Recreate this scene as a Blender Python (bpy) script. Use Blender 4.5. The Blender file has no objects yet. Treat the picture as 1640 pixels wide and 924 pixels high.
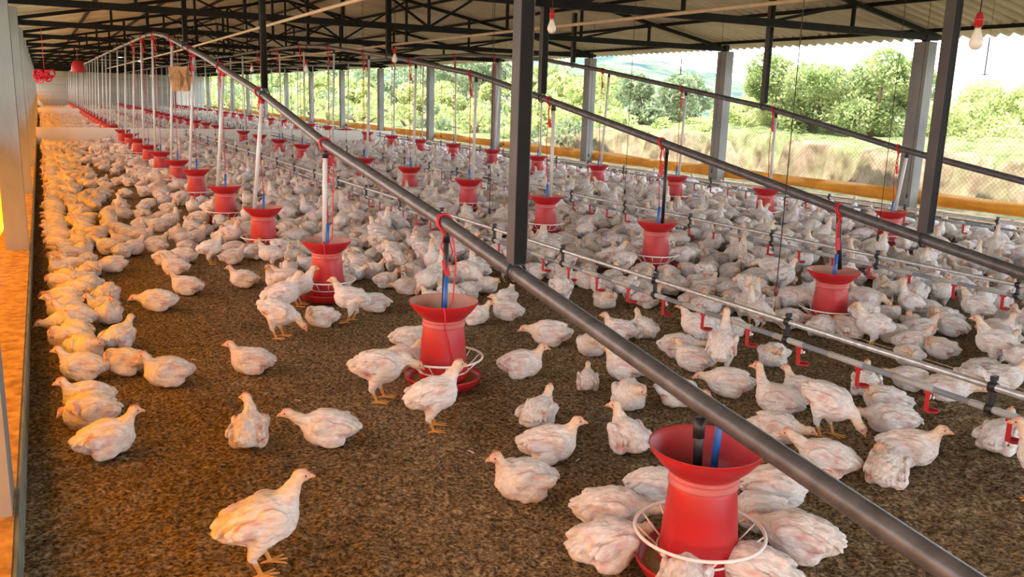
import bpy, math, random
import numpy as np
from mathutils import Vector, Matrix
random.seed(7)
RS = np.random.RandomState(11)
S = bpy.context.scene
C = S.collection
PI = math.pi

# ------------------------------------------------------------------ helpers
def finish(o, label=None, cat=None, group=None, kind=None):
    if label: o['label'] = label
    if cat: o['category'] = cat
    if group: o['group'] = group
    if kind: o['kind'] = kind
    return o

def empty(name, loc=(0, 0, 0), rz=0.0):
    o = bpy.data.objects.new(name, None)
    o.empty_display_size = .1
    o.location = loc
    o.rotation_euler = (0, 0, rz)
    C.objects.link(o)
    return o

def link(name, me, parent=None):
    o = bpy.data.objects.new(name, me)
    C.objects.link(o)
    if parent is not None:
        o.parent = parent
    return o

class MB:
    """collects shapes into one mesh"""
    def __init__(s):
        s.v = []; s.f = []; s.m = []; s.mi = 0; s.smooth = []
    def add(s, vs, fs, smooth=False):
        b = len(s.v)
        s.v += [tuple(v) for v in vs]
        for f in fs:
            s.f.append(tuple(i + b for i in f)); s.m.append(s.mi); s.smooth.append(smooth)
    def box(s, x0, x1, y0, y1, z0, z1):
        s.add([(x0,y0,z0),(x1,y0,z0),(x1,y1,z0),(x0,y1,z0),(x0,y0,z1),(x1,y0,z1),(x1,y1,z1),(x0,y1,z1)],
              [(0,3,2,1),(4,5,6,7),(0,1,5,4),(1,2,6,5),(2,3,7,6),(3,0,4,7)])
    def beam(s, a, b, w, h, up=(0, 0, 1)):
        a = Vector(a); b = Vector(b); d = (b - a).normalized(); u = Vector(up)
        if abs(d.dot(u)) > .95: u = Vector((0, 1, 0))
        r = d.cross(u).normalized(); u = r.cross(d).normalized()
        vs = []
        for p in (a, b):
            for sx, sy in ((-1,-1),(1,-1),(1,1),(-1,1)):
                vs.append(p + r*sx*w/2 + u*sy*h/2)
        s.add(vs, [(0,3,2,1),(4,5,6,7),(0,1,5,4),(1,2,6,5),(2,3,7,6),(3,0,4,7)])
    def tube(s, pts, r, n=12, cap=True, closed=False):
        pts = [Vector(p) for p in pts]
        rs = r if isinstance(r, (list, tuple)) else [r]*len(pts)
        m = len(pts); vs = []; u = None
        for i, p in enumerate(pts):
            if closed: d = pts[(i+1) % m] - pts[i-1]
            else: d = pts[min(i+1, m-1)] - pts[max(i-1, 0)]
            d = d.normalized() if d.length > 1e-9 else Vector((0,0,1))
            if u is None:
                u = Vector((0,0,1)) if abs(d.z) < .9 else Vector((1,0,0))
            a = d.cross(u)
            if a.length < 1e-6: a = d.orthogonal()
            a.normalize(); u = a.cross(d).normalized()
            for k in range(n):
                t = 2*PI*k/n
                vs.append(p + (a*math.cos(t) + u*math.sin(t))*rs[i])
        fs = []
        for i in range(m if closed else m-1):
            j = (i+1) % m
            for k in range(n):
                l = (k+1) % n
                fs.append((i*n+k, i*n+l, j*n+l, j*n+k))
        if cap and not closed:
            fs.append(tuple(range(n))[::-1]); fs.append(tuple((m-1)*n+k for k in range(n)))
        s.add(vs, fs, True)
    def lathe(s, prof, n=40, c=(0, 0, 0)):
        vs = []
        for r, z in prof:
            for k in range(n):
                t = 2*PI*k/n
                vs.append((c[0]+r*math.cos(t), c[1]+r*math.sin(t), c[2]+z))
        fs = []
        for i in range(len(prof)-1):
            for k in range(n):
                l = (k+1) % n
                fs.append((i*n+k, i*n+l, (i+1)*n+l, (i+1)*n+k))
        s.add(vs, fs, True)
    def ball(s, c, r, n=12):
        rx, ry, rz = r if isinstance(r, (list, tuple)) else (r, r, r)
        vs = [(c[0], c[1], c[2]-rz)]; fs = []
        m = n//2
        for i in range(1, m):
            a = -PI/2 + PI*i/m
            for k in range(n):
                t = 2*PI*k/n
                vs.append((c[0]+rx*math.cos(a)*math.cos(t), c[1]+ry*math.cos(a)*math.sin(t), c[2]+rz*math.sin(a)))
        vs.append((c[0], c[1], c[2]+rz)); top = len(vs)-1
        for k in range(n):
            l = (k+1) % n
            fs.append((0, 1+l, 1+k)); fs.append((top, 1+(m-2)*n+k, 1+(m-2)*n+l))
            for i in range(m-2):
                fs.append((1+i*n+k, 1+i*n+l, 1+(i+1)*n+l, 1+(i+1)*n+k))
        s.add(vs, fs, True)
    def mesh(s, name, mats):
        me = bpy.data.meshes.new(name)
        me.from_pydata(s.v, [], s.f)
        for m in (mats if isinstance(mats, (list, tuple)) else [mats]): me.materials.append(m)
        me.polygons.foreach_set('material_index', s.m)
        me.polygons.foreach_set('use_smooth', s.smooth)
        me.update()
        return me
    def build(s, name, mats, parent=None):
        return link(name, s.mesh(name, mats), parent)

def np_mesh(name, V, Q, mats, cols=None, smooth=True, tri=False):
    me = bpy.data.meshes.new(name)
    k = 3 if tri else 4
    me.vertices.add(len(V)); me.vertices.foreach_set('co', np.ascontiguousarray(V, dtype=np.float32).ravel())
    me.loops.add(len(Q)*k); me.loops.foreach_set('vertex_index', np.ascontiguousarray(Q, dtype=np.int32).ravel())
    me.polygons.add(len(Q)); me.polygons.foreach_set('loop_start', np.arange(0, len(Q)*k, k, dtype=np.int32))
    me.polygons.foreach_set('use_smooth', np.full(len(Q), smooth))
    for m in (mats if isinstance(mats, (list, tuple)) else [mats]): me.materials.append(m)
    if cols is not None:
        a = me.color_attributes.new('Col', 'FLOAT_COLOR', 'POINT')
        c4 = np.ones((len(V), 4), np.float32); c4[:, :3] = cols
        a.data.foreach_set('color', c4.ravel())
    me.update(calc_edges=True); me.validate()
    return me

# ------------------------------------------------------------------ materials
def mat(name):
    m = bpy.data.materials.new(name); m.use_nodes = True
    nt = m.node_tree; b = nt.nodes['Principled BSDF']
    return m, nt, b
def N(nt, t, **kw):
    n = nt.nodes.new(t)
    for k, v in kw.items(): setattr(n, k, v)
    return n
def simple(name, col, rough=.5, metal=0., var=.12, scale=8., bump=0., bscale=60., spec=.5, dirt=None):
    """procedural: base colour broken up by noise"""
    m, nt, b = mat(name)
    tc = N(nt, 'ShaderNodeTexCoord'); no = N(nt, 'ShaderNodeTexNoise')
    no.inputs['Scale'].default_value = scale; no.inputs['Detail'].default_value = 5
    nt.links.new(tc.outputs['Object'], no.inputs['Vector'])
    r = N(nt, 'ShaderNodeValToRGB'); e = r.color_ramp.elements
    e[0].position = .3; e[1].position = .7
    d = dirt if dirt else tuple(c*(1-var) for c in col)
    e[0].color = (*d, 1); e[1].color = (*(min(1, c*(1+var*.5)) for c in col), 1)
    nt.links.new(no.outputs['Fac'], r.inputs['Fac']); nt.links.new(r.outputs['Color'], b.inputs['Base Color'])
    b.inputs['Roughness'].default_value = rough; b.inputs['Metallic'].default_value = metal
    b.inputs['Specular IOR Level'].default_value = spec
    if bump:
        n2 = N(nt, 'ShaderNodeTexNoise'); n2.inputs['Scale'].default_value = bscale; n2.inputs['Detail'].default_value = 4
        nt.links.new(tc.outputs['Object'], n2.inputs['Vector'])
        bp = N(nt, 'ShaderNodeBump'); bp.inputs['Strength'].default_value = bump; bp.inputs['Distance'].default_value = .01
        nt.links.new(n2.outputs['Fac'], bp.inputs['Height']); nt.links.new(bp.outputs['Normal'], b.inputs['Normal'])
    return m

M_red = simple('red_plastic', (.46, .007, .012), .42, var=.2, scale=9, dirt=(.40, .022, .026))
M_redin = simple('dusty_red_plastic', (.50, .16, .12), .6, var=.2, scale=5, dirt=(.50, .34, .25))
M_redn = simple('funnel_red_inside', (.46, .012, .02), .45, var=.2, scale=6, dirt=(.40, .06, .055))
M_neck = simple('pale_dusty_red', (.56, .13, .12), .6, var=.2)
M_white = simple('white_wire_plastic', (.85, .80, .76), .4, var=.08)
M_feed = simple('ochre_feed', (.42, .25, .09), .95, var=.35, scale=90, bump=.5, bscale=200)
M_blue = simple('blue_tube', (.02, .13, .46), .4, var=.12)
M_black = simple('black_rubber', (.015, .015, .017), .45, var=.3)
M_pvc = simple('grey_white_pvc', (.62, .64, .63), .45, var=.14, scale=3)
M_pipe = simple('scratched_steel_pipe', (.12, .12, .125), .42, metal=.35, var=.35, scale=14, bump=.1)
M_galv = simple('galvanised_steel', (.55, .57, .58), .35, metal=.6, var=.25, scale=30)
M_gpvc = simple('grey_water_pipe', (.20, .225, .25), .4, var=.15)
M_gpvc2 = simple('pale_grey_coupling', (.42, .44, .44), .45, var=.15)
M_steel = simple('dark_painted_steel_and_shade', (.012, .011, .010), .6, var=.4, scale=5, spec=.15)
M_post = simple('grey_steel_face', (.085, .08, .08), .6, var=.3, scale=4, spec=.2)
M_conc = simple('concrete', (.25, .25, .235), .9, var=.28, scale=3, bump=.25, bscale=40)
M_ledge = simple('dusty_concrete_orange_glow', (.50, .33, .13), .95, var=.25, scale=18, bump=.4, bscale=30, dirt=(.24, .13, .05))  # orange glow of the side curtain is mixed into this base colour
M_kerb = simple('mossy_kerb_concrete', (.22, .24, .19), .9, var=.4, scale=6, bump=.3, bscale=30)
M_part = simple('cream_painted_board', (.80, .76, .68), .7, var=.08, scale=2)
M_rope = simple('red_cord', (.65, .02, .04), .6, var=.2, scale=60)
M_cord = simple('dark_cord', (.03, .02, .018), .8, var=.2)
M_wire = simple('pale_wire', (.55, .42, .25), .8, var=.2)
M_cream = simple('cream_conduit', (.62, .52, .36), .5, var=.15)
M_bulb = simple('white_glass_bulb', (.82, .80, .72), .2, var=.05)
M_brass = simple('lamp_cap', (.6, .5, .3), .35, metal=.7)
M_sack = simple('brown_paper_sack', (.50, .30, .15), .85, var=.3, scale=14, bump=.4, bscale=20)
M_orange_fold = simple('orange_folded_tarpaulin', (.80, .36, .03), .65, var=.22, scale=3, bump=.5, bscale=7, dirt=(.62, .25, .02))
M_bark = simple('bark', (.14, .09, .05), .9, var=.4)
M_cloth = simple('white_cloth', (.85, .85, .85), .9, var=.15)

# feathers: colour attribute x procedural noise
def feather_mat():
    m, nt, b = mat('white_feathers')
    at = N(nt, 'ShaderNodeAttribute', attribute_name='Col')
    tc = N(nt, 'ShaderNodeTexCoord'); mp = N(nt, 'ShaderNodeMapping')
    mp.inputs['Scale'].default_value = (16, 42, 42)
    no = N(nt, 'ShaderNodeTexNoise'); no.inputs['Scale'].default_value = 1.6; no.inputs['Detail'].default_value = 6
    no.inputs['Roughness'].default_value = .65
    nt.links.new(tc.outputs['Object'], mp.inputs['Vector']); nt.links.new(mp.outputs['Vector'], no.inputs['Vector'])
    r = N(nt, 'ShaderNodeValToRGB'); r.color_ramp.elements[0].position = .28; r.color_ramp.elements[1].position = .62
    r.color_ramp.elements[0].color = (.68, .63, .61, 1); r.color_ramp.elements[1].color = (1.04, 1.03, 1.02, 1)
    nt.links.new(no.outputs['Fac'], r.inputs['Fac'])
    mx = N(nt, 'ShaderNodeMix', data_type='RGBA', blend_type='MULTIPLY'); mx.inputs['Factor'].default_value = .8
    nt.links.new(at.outputs['Color'], mx.inputs['A']); nt.links.new(r.outputs['Color'], mx.inputs['B'])
    oi = N(nt, 'ShaderNodeObjectInfo'); r2 = N(nt, 'ShaderNodeValToRGB')
    r2.color_ramp.elements[0].color = (.94, .92, .90, 1); r2.color_ramp.elements[1].color = (1, 1, 1, 1)
    nt.links.new(oi.outputs['Random'], r2.inputs['Fac'])
    m2 = N(nt, 'ShaderNodeMix', data_type='RGBA', blend_type='MULTIPLY'); m2.inputs['Factor'].default_value = .8
    nt.links.new(mx.outputs['Result'], m2.inputs['A']); nt.links.new(r2.outputs['Color'], m2.inputs['B'])
    nt.links.new(m2.outputs['Result'], b.inputs['Base Color'])
    b.inputs['Roughness'].default_value = .95; b.inputs['Specular IOR Level'].default_value = .1
    bp = N(nt, 'ShaderNodeBump'); bp.inputs['Strength'].default_value = .8; bp.inputs['Distance'].default_value = .010
    nt.links.new(no.outputs['Fac'], bp.inputs['Height']); nt.links.new(bp.outputs['Normal'], b.inputs['Normal'])
    return m
M_fea = feather_mat()
M_beak = simple('orange_beak', (.78, .40, .20), .45, var=.1)
M_comb = simple('red_comb', (.72, .26, .19), .6, var=.15)
M_eye = simple('dark_eye', (.03, .02, .015), .15, var=.1)

def litter_mat():
    m, nt, b = mat('litter_floor')
    tc = N(nt, 'ShaderNodeTexCoord')
    def noise(s, d=4, r=.6):
        n = N(nt, 'ShaderNodeTexNoise'); n.inputs['Scale'].default_value = s; n.inputs['Detail'].default_value = d; n.inputs['Roughness'].default_value = r
        nt.links.new(tc.outputs['Object'], n.inputs['Vector']); return n
    n1 = noise(62, 4, .62); n2 = noise(1.1, 3); n3 = noise(30, 5, .75)
    r1 = N(nt, 'ShaderNodeValToRGB'); e = r1.color_ramp.elements
    e[0].position = .33; e[0].color = (.07, .05, .03, 1)
    e[1].position = .66; e[1].color = (.70, .55, .35, 1)
    k = e.new(.48); k.color = (.31, .23, .14, 1)
    nt.links.new(n1.outputs['Fac'], r1.inputs['Fac'])
    r2 = N(nt, 'ShaderNodeValToRGB'); e = r2.color_ramp.elements
    e[0].position = .3; e[0].color = (.70, .68, .66, 1); e[1].position = .7; e[1].color = (1.12, 1.08, 1.0, 1)
    nt.links.new(n2.outputs['Fac'], r2.inputs['Fac'])
    r3 = N(nt, 'ShaderNodeValToRGB'); e = r3.color_ramp.elements
    e[0].position = .35; e[0].color = (.50, .46, .42, 1); e[1].position = .58; e[1].color = (1.15, 1.14, 1.12, 1)
    nt.links.new(n3.outputs['Fac'], r3.inputs['Fac'])
    a = N(nt, 'ShaderNodeMix', data_type='RGBA', blend_type='MULTIPLY'); a.inputs['Factor'].default_value = 1
    nt.links.new(r1.outputs['Color'], a.inputs['A']); nt.links.new(r2.outputs['Color'], a.inputs['B'])
    c = N(nt, 'ShaderNodeMix', data_type='RGBA', blend_type='MULTIPLY'); c.inputs['Factor'].default_value = .9
    nt.links.new(a.outputs['Result'], c.inputs['A']); nt.links.new(r3.outputs['Color'], c.inputs['B'])
    nt.links.new(c.outputs['Result'], b.inputs['Base Color'])
    b.inputs['Roughness'].default_value = 1; b.inputs['Specular IOR Level'].default_value = .05
    ad = N(nt, 'ShaderNodeMath', operation='ADD'); nt.links.new(n1.outputs['Fac'], ad.inputs[0]); nt.links.new(n3.outputs['Fac'], ad.inputs[1])
    bp = N(nt, 'ShaderNodeBump'); bp.inputs['Strength'].default_value = 1.0; bp.inputs['Distance'].default_value = .03
    nt.links.new(ad.outputs['Value'], bp.inputs['Height']); nt.links.new(bp.outputs['Normal'], b.inputs['Normal'])
    return m
M_litter = litter_mat()

def roof_mat():
    m, nt, b = mat('fibre_cement_sheet')
    tc = N(nt, 'ShaderNodeTexCoord'); no = N(nt, 'ShaderNodeTexNoise'); no.inputs['Scale'].default_value = 1.2; no.inputs['Detail'].default_value = 6
    nt.links.new(tc.outputs['Object'], no.inputs['Vector'])
    r = N(nt, 'ShaderNodeValToRGB'); e = r.color_ramp.elements
    e[0].position = .3; e[0].color = (.38, .33, .22, 1); e[1].position = .7; e[1].color = (.56, .50, .36, 1)
    nt.links.new(no.outputs['Fac'], r.inputs['Fac']); nt.links.new(r.outputs['Color'], b.inputs['Base Color'])
    b.inputs['Roughness'].default_value = .9
    return m
M_roof = roof_mat()

def block_mat():
    m, nt, b = mat('concrete_block_wall')
    tc = N(nt, 'ShaderNodeTexCoord'); mp = N(nt, 'ShaderNodeMapping'); mp.inputs['Rotation'].default_value = (PI/2, 0, 0)
    nt.links.new(tc.outputs['Object'], mp.inputs['Vector'])
    br = N(nt, 'ShaderNodeTexBrick'); br.inputs['Scale'].default_value = 1.0
    br.inputs['Color1'].default_value = (.34, .35, .33, 1); br.inputs['Color2'].default_value = (.42, .42, .38, 1); br.inputs['Mortar'].default_value = (.25, .25, .23, 1)
    br.inputs['Brick Width'].default_value = 1.6; br.inputs['Row Height'].default_value = .55; br.inputs['Mortar Size'].default_value = .012
    nt.links.new(mp.outputs['Vector'], br.inputs['Vector']); nt.links.new(br.outputs['Color'], b.inputs['Base Color'])
    b.inputs['Roughness'].default_value = .9
    return m
M_block = block_mat()

def curtain_mat():
    m, nt, b = mat('orange_translucent_curtain')
    out = nt.nodes['Material Output']; nt.nodes.remove(b)
    tc = N(nt, 'ShaderNodeTexCoord'); ch = N(nt, 'ShaderNodeTexChecker'); ch.inputs['Scale'].default_value = 55
    ch.inputs['Color1'].default_value = (.95, .24, .004, 1); ch.inputs['Color2'].default_value = (1.0, .40, .015, 1)
    nt.links.new(tc.outputs['Object'], ch.inputs['Vector'])
    t = N(nt, 'ShaderNodeBsdfTranslucent'); d = N(nt, 'ShaderNodeBsdfDiffuse'); mx = N(nt, 'ShaderNodeMixShader'); mx.inputs[0].default_value = .12
    nt.links.new(ch.outputs['Color'], t.inputs['Color']); nt.links.new(ch.outputs['Color'], d.inputs['Color'])
    nt.links.new(t.outputs[0], mx.inputs[1]); nt.links.new(d.outputs[0], mx.inputs[2]); nt.links.new(mx.outputs[0], out.inputs['Surface'])
    return m
M_curt = curtain_mat()

def mesh_wire_mat():
    m, nt, b = mat('chain_link_wire')
    out = nt.nodes['Material Output']
    tc = N(nt, 'ShaderNodeTexCoord'); sp = N(nt, 'ShaderNodeSeparateXYZ'); nt.links.new(tc.outputs['Object'], sp.inputs[0])
    fac = []
    for sg in (1, -1):
        ml = N(nt, 'ShaderNodeMath', operation='MULTIPLY'); ml.inputs[1].default_value = sg
        nt.links.new(sp.outputs['Z'], ml.inputs[0])
        ad = N(nt, 'ShaderNodeMath', operation='ADD'); nt.links.new(sp.outputs['Y'], ad.inputs[0]); nt.links.new(ml.outputs[0], ad.inputs[1])
        md = N(nt, 'ShaderNodeMath', operation='PINGPONG'); md.inputs[1].default_value = .035; nt.links.new(ad.outputs[0], md.inputs[0])
        ls = N(nt, 'ShaderNodeMath', operation='LESS_THAN'); ls.inputs[1].default_value = .0022; nt.links.new(md.outputs[0], ls.inputs[0])
        fac.append(ls)
    mxm = N(nt, 'ShaderNodeMath', operation='MAXIMUM'); nt.links.new(fac[0].outputs[0], mxm.inputs[0]); nt.links.new(fac[1].outputs[0], mxm.inputs[1])
    tr = N(nt, 'ShaderNodeBsdfTransparent'); mx = N(nt, 'ShaderNodeMixShader')
    b.inputs['Base Color'].default_value = (.25, .24, .22, 1); b.inputs['Roughness'].default_value = .5
    nt.links.new(mxm.outputs[0], mx.inputs[0]); nt.links.new(tr.outputs[0], mx.inputs[1]); nt.links.new(b.outputs[0], mx.inputs[2])
    nt.links.new(mx.outputs[0], out.inputs['Surface'])
    return m
M_link = mesh_wire_mat()

def leaf_mat(name, c1, c2):
    m, nt, b = mat(name)
    out = nt.nodes['Material Output']; nt.nodes.remove(b)
    tc = N(nt, 'ShaderNodeTexCoord'); no = N(nt, 'ShaderNodeTexNoise'); no.inputs['Scale'].default_value = 1.5; no.inputs['Detail'].default_value = 8
    nt.links.new(tc.outputs['Object'], no.inputs['Vector'])
    r = N(nt, 'ShaderNodeValToRGB'); r.color_ramp.elements[0].position = .35; r.color_ramp.elements[1].position = .65
    r.color_ramp.elements[0].color = (*c1, 1); r.color_ramp.elements[1].color = (*c2, 1)
    nt.links.new(no.outputs['Fac'], r.inputs['Fac'])
    t = N(nt, 'ShaderNodeBsdfTranslucent'); d = N(nt, 'ShaderNodeBsdfDiffuse'); mx = N(nt, 'ShaderNodeMixShader'); mx.inputs[0].default_value = .6
    for x in (t, d): nt.links.new(r.outputs['Color'], x.inputs['Color'])
    nt.links.new(t.outputs[0], mx.inputs[1]); nt.links.new(d.outputs[0], mx.inputs[2]); nt.links.new(mx.outputs[0], out.inputs['Surface'])
    return m
M_leaf = [leaf_mat('leaves_green', (.13, .19, .05), (.46, .50, .22)), leaf_mat('leaves_yellow_green', (.28, .34, .10), (.56, .56, .26)),
          leaf_mat('leaves_dull_green', (.16, .21, .11), (.34, .38, .22))]

def terrain_mat():
    m, nt, b = mat('grass_and_earth')
    tc = N(nt, 'ShaderNodeTexCoord'); at = N(nt, 'ShaderNodeAttribute', attribute_name='Col')
    no = N(nt, 'ShaderNodeTexNoise'); no.inputs['Scale'].default_value = 2.2; no.inputs['Detail'].default_value = 9; no.inputs['Roughness'].default_value = .7
    nt.links.new(tc.outputs['Object'], no.inputs['Vector'])
    r = N(nt, 'ShaderNodeValToRGB'); r.color_ramp.elements[0].position = .35; r.color_ramp.elements[1].position = .65
    r.color_ramp.elements[0].color = (.30, .27, .23, 1); r.color_ramp.elements[1].color = (1.2, 1.2, 1.15, 1)
    nt.links.new(no.outputs['Fac'], r.inputs['Fac'])
    mx = N(nt, 'ShaderNodeMix', data_type='RGBA', blend_type='MULTIPLY'); mx.inputs['Factor'].default_value = 1
    nt.links.new(at.outputs['Color'], mx.inputs['A']); nt.links.new(r.outputs['Color'], mx.inputs['B'])
    nt.links.new(mx.outputs['Result'], b.inputs['Base Color']); b.inputs['Roughness'].default_value = 1; b.inputs['Specular IOR Level'].default_value = 0
    return m
M_terr = terrain_mat()
def hill_mat():
    m, nt, b = mat('wooded_hillside')
    tc = N(nt, 'ShaderNodeTexCoord')
    no = N(nt, 'ShaderNodeTexNoise'); no.inputs['Scale'].default_value = .11; no.inputs['Detail'].default_value = 10; no.inputs['Roughness'].default_value = .72
    nt.links.new(tc.outputs['Object'], no.inputs['Vector'])
    r = N(nt, 'ShaderNodeValToRGB'); e = r.color_ramp.elements; e[0].position = .38; e[1].position = .6
    e[0].color = (.045, .075, .085, 1); e[1].color = (.24, .27, .14, 1)
    k = e.new(.5); k.color = (.11, .15, .10, 1)
    nt.links.new(no.outputs['Fac'], r.inputs['Fac']); nt.links.new(r.outputs['Color'], b.inputs['Base Color'])
    b.inputs['Roughness'].default_value = 1; b.inputs['Specular IOR Level'].default_value = 0
    return m
M_hill = hill_mat()

# ------------------------------------------------------------------ camera, light, world
CAM = dict(f=1400.0, pitch=.2128, yaw=.4916, roll=.0304, h=1.556)
cy, sy, cp, sp = math.cos(CAM['yaw']), math.sin(CAM['yaw']), math.cos(CAM['pitch']), math.sin(CAM['pitch'])
Fv = Vector((sy*cp, cy*cp, -sp)); R0 = Vector((cy, -sy, 0)); U0 = R0.cross(Fv)
cr, sr = math.cos(CAM['roll']), math.sin(CAM['roll'])
Rv = R0*cr + U0*sr; Uv = -R0*sr + U0*cr
cd = bpy.data.cameras.new('camera'); cd.sensor_width = 36; cd.lens = 36*CAM['f']/1640; cd.clip_end = 2000; cd.clip_start = .05
cam = bpy.data.objects.new('camera', cd); C.objects.link(cam)
mw = Matrix((Rv, Uv, -Fv)).transposed().to_4x4(); mw.translation = (0, 0, CAM['h']); cam.matrix_world = mw
S.camera = cam

sl = bpy.data.lights.new('sun', 'SUN'); sl.energy = 14.0; sl.angle = math.radians(1.5); sl.color = (1, .95, .88)
so = bpy.data.objects.new('sun', sl); C.objects.link(so)
so.rotation_euler = Vector((-.62, -.10, .78)).to_track_quat('Z', 'Y').to_euler(); so.location = (-20, -5, 30)

w = bpy.data.worlds.new('world'); S.world = w; w.use_nodes = True
nt = w.node_tree; bg = nt.nodes['Background']
tc = N(nt, 'ShaderNodeTexCoord'); sx = N(nt, 'ShaderNodeSeparateXYZ'); rp = N(nt, 'ShaderNodeValToRGB')
nt.links.new(tc.outputs['Generated'], sx.inputs[0]); nt.links.new(sx.outputs['Z'], rp.inputs['Fac'])
rp.color_ramp.elements[0].position = 0; rp.color_ramp.elements[0].color = (.93, .97, 1, 1)
rp.color_ramp.elements[1].position = .7; rp.color_ramp.elements[1].color = (.68, .82, 1, 1)
nt.links.new(rp.outputs['Color'], bg.inputs['Color']); bg.inputs['Strength'].default_value = 6.4
S.view_settings.view_transform = 'Standard'
S.view_settings.look = 'None'
S.view_settings.exposure = 0.0
S.cycles.use_denoising = True
S.cycles.max_bounces = 7; S.cycles.diffuse_bounces = 5; S.cycles.transparent_max_bounces = 12
S.cycles.sample_clamp_indirect = 6

# ------------------------------------------------------------------ the shed
Y0, Y1 = -6.5, 73.0
XL, XR = -.16, 10.55            # inner kerb faces
EX = 5.35                        # ridge
def roof_z(x): return 3.76 - .19*abs(x-EX)

def struct(o):
    o['kind'] = 'structure'; return o

# floor: gently lumpy litter
nx, ny = 90, 360
gx = np.concatenate([np.arange(XL, 4.6, .019), np.linspace(4.64, XR, 70)])
gy = np.concatenate([np.linspace(Y0-1.5, 1.7, 30), np.arange(1.74, 8, .019), np.linspace(8.05, 14, 110), np.linspace(14.2, Y1, 90)])
def vnoise(P, s, seed=0):
    """3-D value noise on points P (n,3)"""
    r = np.random.RandomState(seed); T = r.rand(32, 32, 32).astype(np.float32)
    Q = P*s; i = np.floor(Q).astype(int); f = Q - i; f = f*f*(3-2*f)
    def t(a, b, c): return T[(i[:,0]+a) & 31, (i[:,1]+b) & 31, (i[:,2]+c) & 31]
    o = 0
    for a in (0,1):
        for b in (0,1):
            for c in (0,1):
                o = o + t(a,b,c)*(f[:,0] if a else 1-f[:,0])*(f[:,1] if b else 1-f[:,1])*(f[:,2] if c else 1-f[:,2])
    return o - .5
def grid_mesh(name, gx, gy, zf, m, colf=None):
    X, Y = np.meshgrid(gx, gy, indexing='ij'); P = np.stack([X.ravel(), Y.ravel(), np.zeros(X.size)], 1)
    P[:, 2] = zf(P); a, b = len(gx), len(gy)
    I = np.arange(a*b).reshape(a, b)
    Q = np.stack([I[:-1,:-1].ravel(), I[1:,:-1].ravel(), I[1:,1:].ravel(), I[:-1,1:].ravel()], 1)
    return np_mesh(name, P, Q, m, None if colf is None else colf(P))
fl = link('floor', grid_mesh('floor', gx, gy, lambda P: vnoise(P, 3.1, 1)*.016 + vnoise(P, 9, 2)*.006 + (vnoise(P, 22, 3)*.016 + vnoise(P, 45, 4)*.012)*(P[:,1] < 10) - .008, M_litter)); struct(fl)

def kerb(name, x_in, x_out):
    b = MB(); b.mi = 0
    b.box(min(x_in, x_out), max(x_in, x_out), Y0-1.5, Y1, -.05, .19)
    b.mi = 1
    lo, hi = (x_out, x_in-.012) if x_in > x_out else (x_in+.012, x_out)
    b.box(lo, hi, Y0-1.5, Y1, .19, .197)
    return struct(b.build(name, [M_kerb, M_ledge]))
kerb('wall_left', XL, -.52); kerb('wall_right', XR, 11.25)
b = MB(); b.box(-.75, 11.25, Y1-.9, Y1-.7, 0, 2.75)
b.add([(-.75, Y1-.9, 2.7), (11.25, Y1-.9, 2.7), (EX, Y1-.9, 3.7)], [(0,1,2)])
struct(b.build('wall_back', M_block))

# roof sheets, corrugated across the slope
def roof():
    n = int((Y1-Y0)/.19*10)
    ys = np.linspace(Y0, Y1, n); xs = np.array([-1.65, -.5, EX, 11.3, 11.65])
    P = []
    for x in xs:
        z = roof_z(x) + .055 + .034*np.sin(ys/.19*2*PI)
        P.append(np.stack([np.full(n, x), ys, z], 1))
    P = np.concatenate(P); I = np.arange(len(xs)*n).reshape(len(xs), n)
    Q = np.stack([I[:-1,:-1].ravel(), I[:-1,1:].ravel(), I[1:,1:].ravel(), I[1:,:-1].ravel()], 1)
    return link('ceiling', np_mesh('ceiling', P, Q, M_roof))
struct(roof())

TY = [3.3, 8.5, 12.95, 17.4, 21.95, 26.5, 31.2, 35.8, 40.5, 45.2, 49.9, 54.6, 59.3, 64.0, 68.7]
ORD = ['first','second','third','fourth','fifth','sixth','seventh','eighth','ninth','tenth','eleventh','twelfth','thirteenth','fourteenth','fifteenth','sixteenth']
def truss_mesh():
    r = {}
    b = MB(); b.beam((-.4, 0, 2.58), (11.2, 0, 2.58), .06, .09); r['bottom_chord'] = [b.mesh('bottom_chord', M_steel)]
    b = MB(); b.beam((-.6, 0, roof_z(-.6)-.05), (EX, 0, roof_z(EX)-.05), .05, .06); r['rafter'] = [b.mesh('rafter', M_steel)]
    b = MB(); b.beam((EX, 0, roof_z(EX)-.05), (11.3, 0, roof_z(11.3)-.05), .05, .06); r['rafter'].append(b.mesh('rafter', M_steel))
    r['strut'] = []
    xs = [1.2, 2.6, 4.0, 5.35, 6.7, 8.1, 9.5]
    for x in xs:
        b = MB(); b.beam((x, 0, 2.6), (x, 0, roof_z(x)-.06), .04, .04); r['strut'].append(b.mesh('strut', M_steel))
    r['diagonal_brace'] = []
    for a, c in ((2.6, 4.0), (4.0, 5.35), (6.7, 5.35), (9.5, 8.1)):
        b = MB(); b.beam((a, 0, roof_z(a)-.06), (c, 0, 2.6), .03, .035); r['diagonal_brace'].append(b.mesh('diagonal_brace', M_steel))
    return r
TM = truss_mesh()
for k, y in enumerate(TY):
    t = empty('roof_truss', (0, y, 0))
    lab = 'dark steel roof truss, the %s counted from the camera' % ORD[k] if k < 7 else 'dark steel roof truss far down the shed under the corrugated roof'
    finish(t, lab, 'roof truss', 'dark steel roof trusses across the shed')
    if k < 8:
        for nme, lst in TM.items():
            for me in lst: link(nme, me, t)
    else:
        for nme in ('bottom_chord', 'rafter'):
            for me in TM[nme]: link(nme, me, t)
        link('strut', TM['strut'][3], t)
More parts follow.
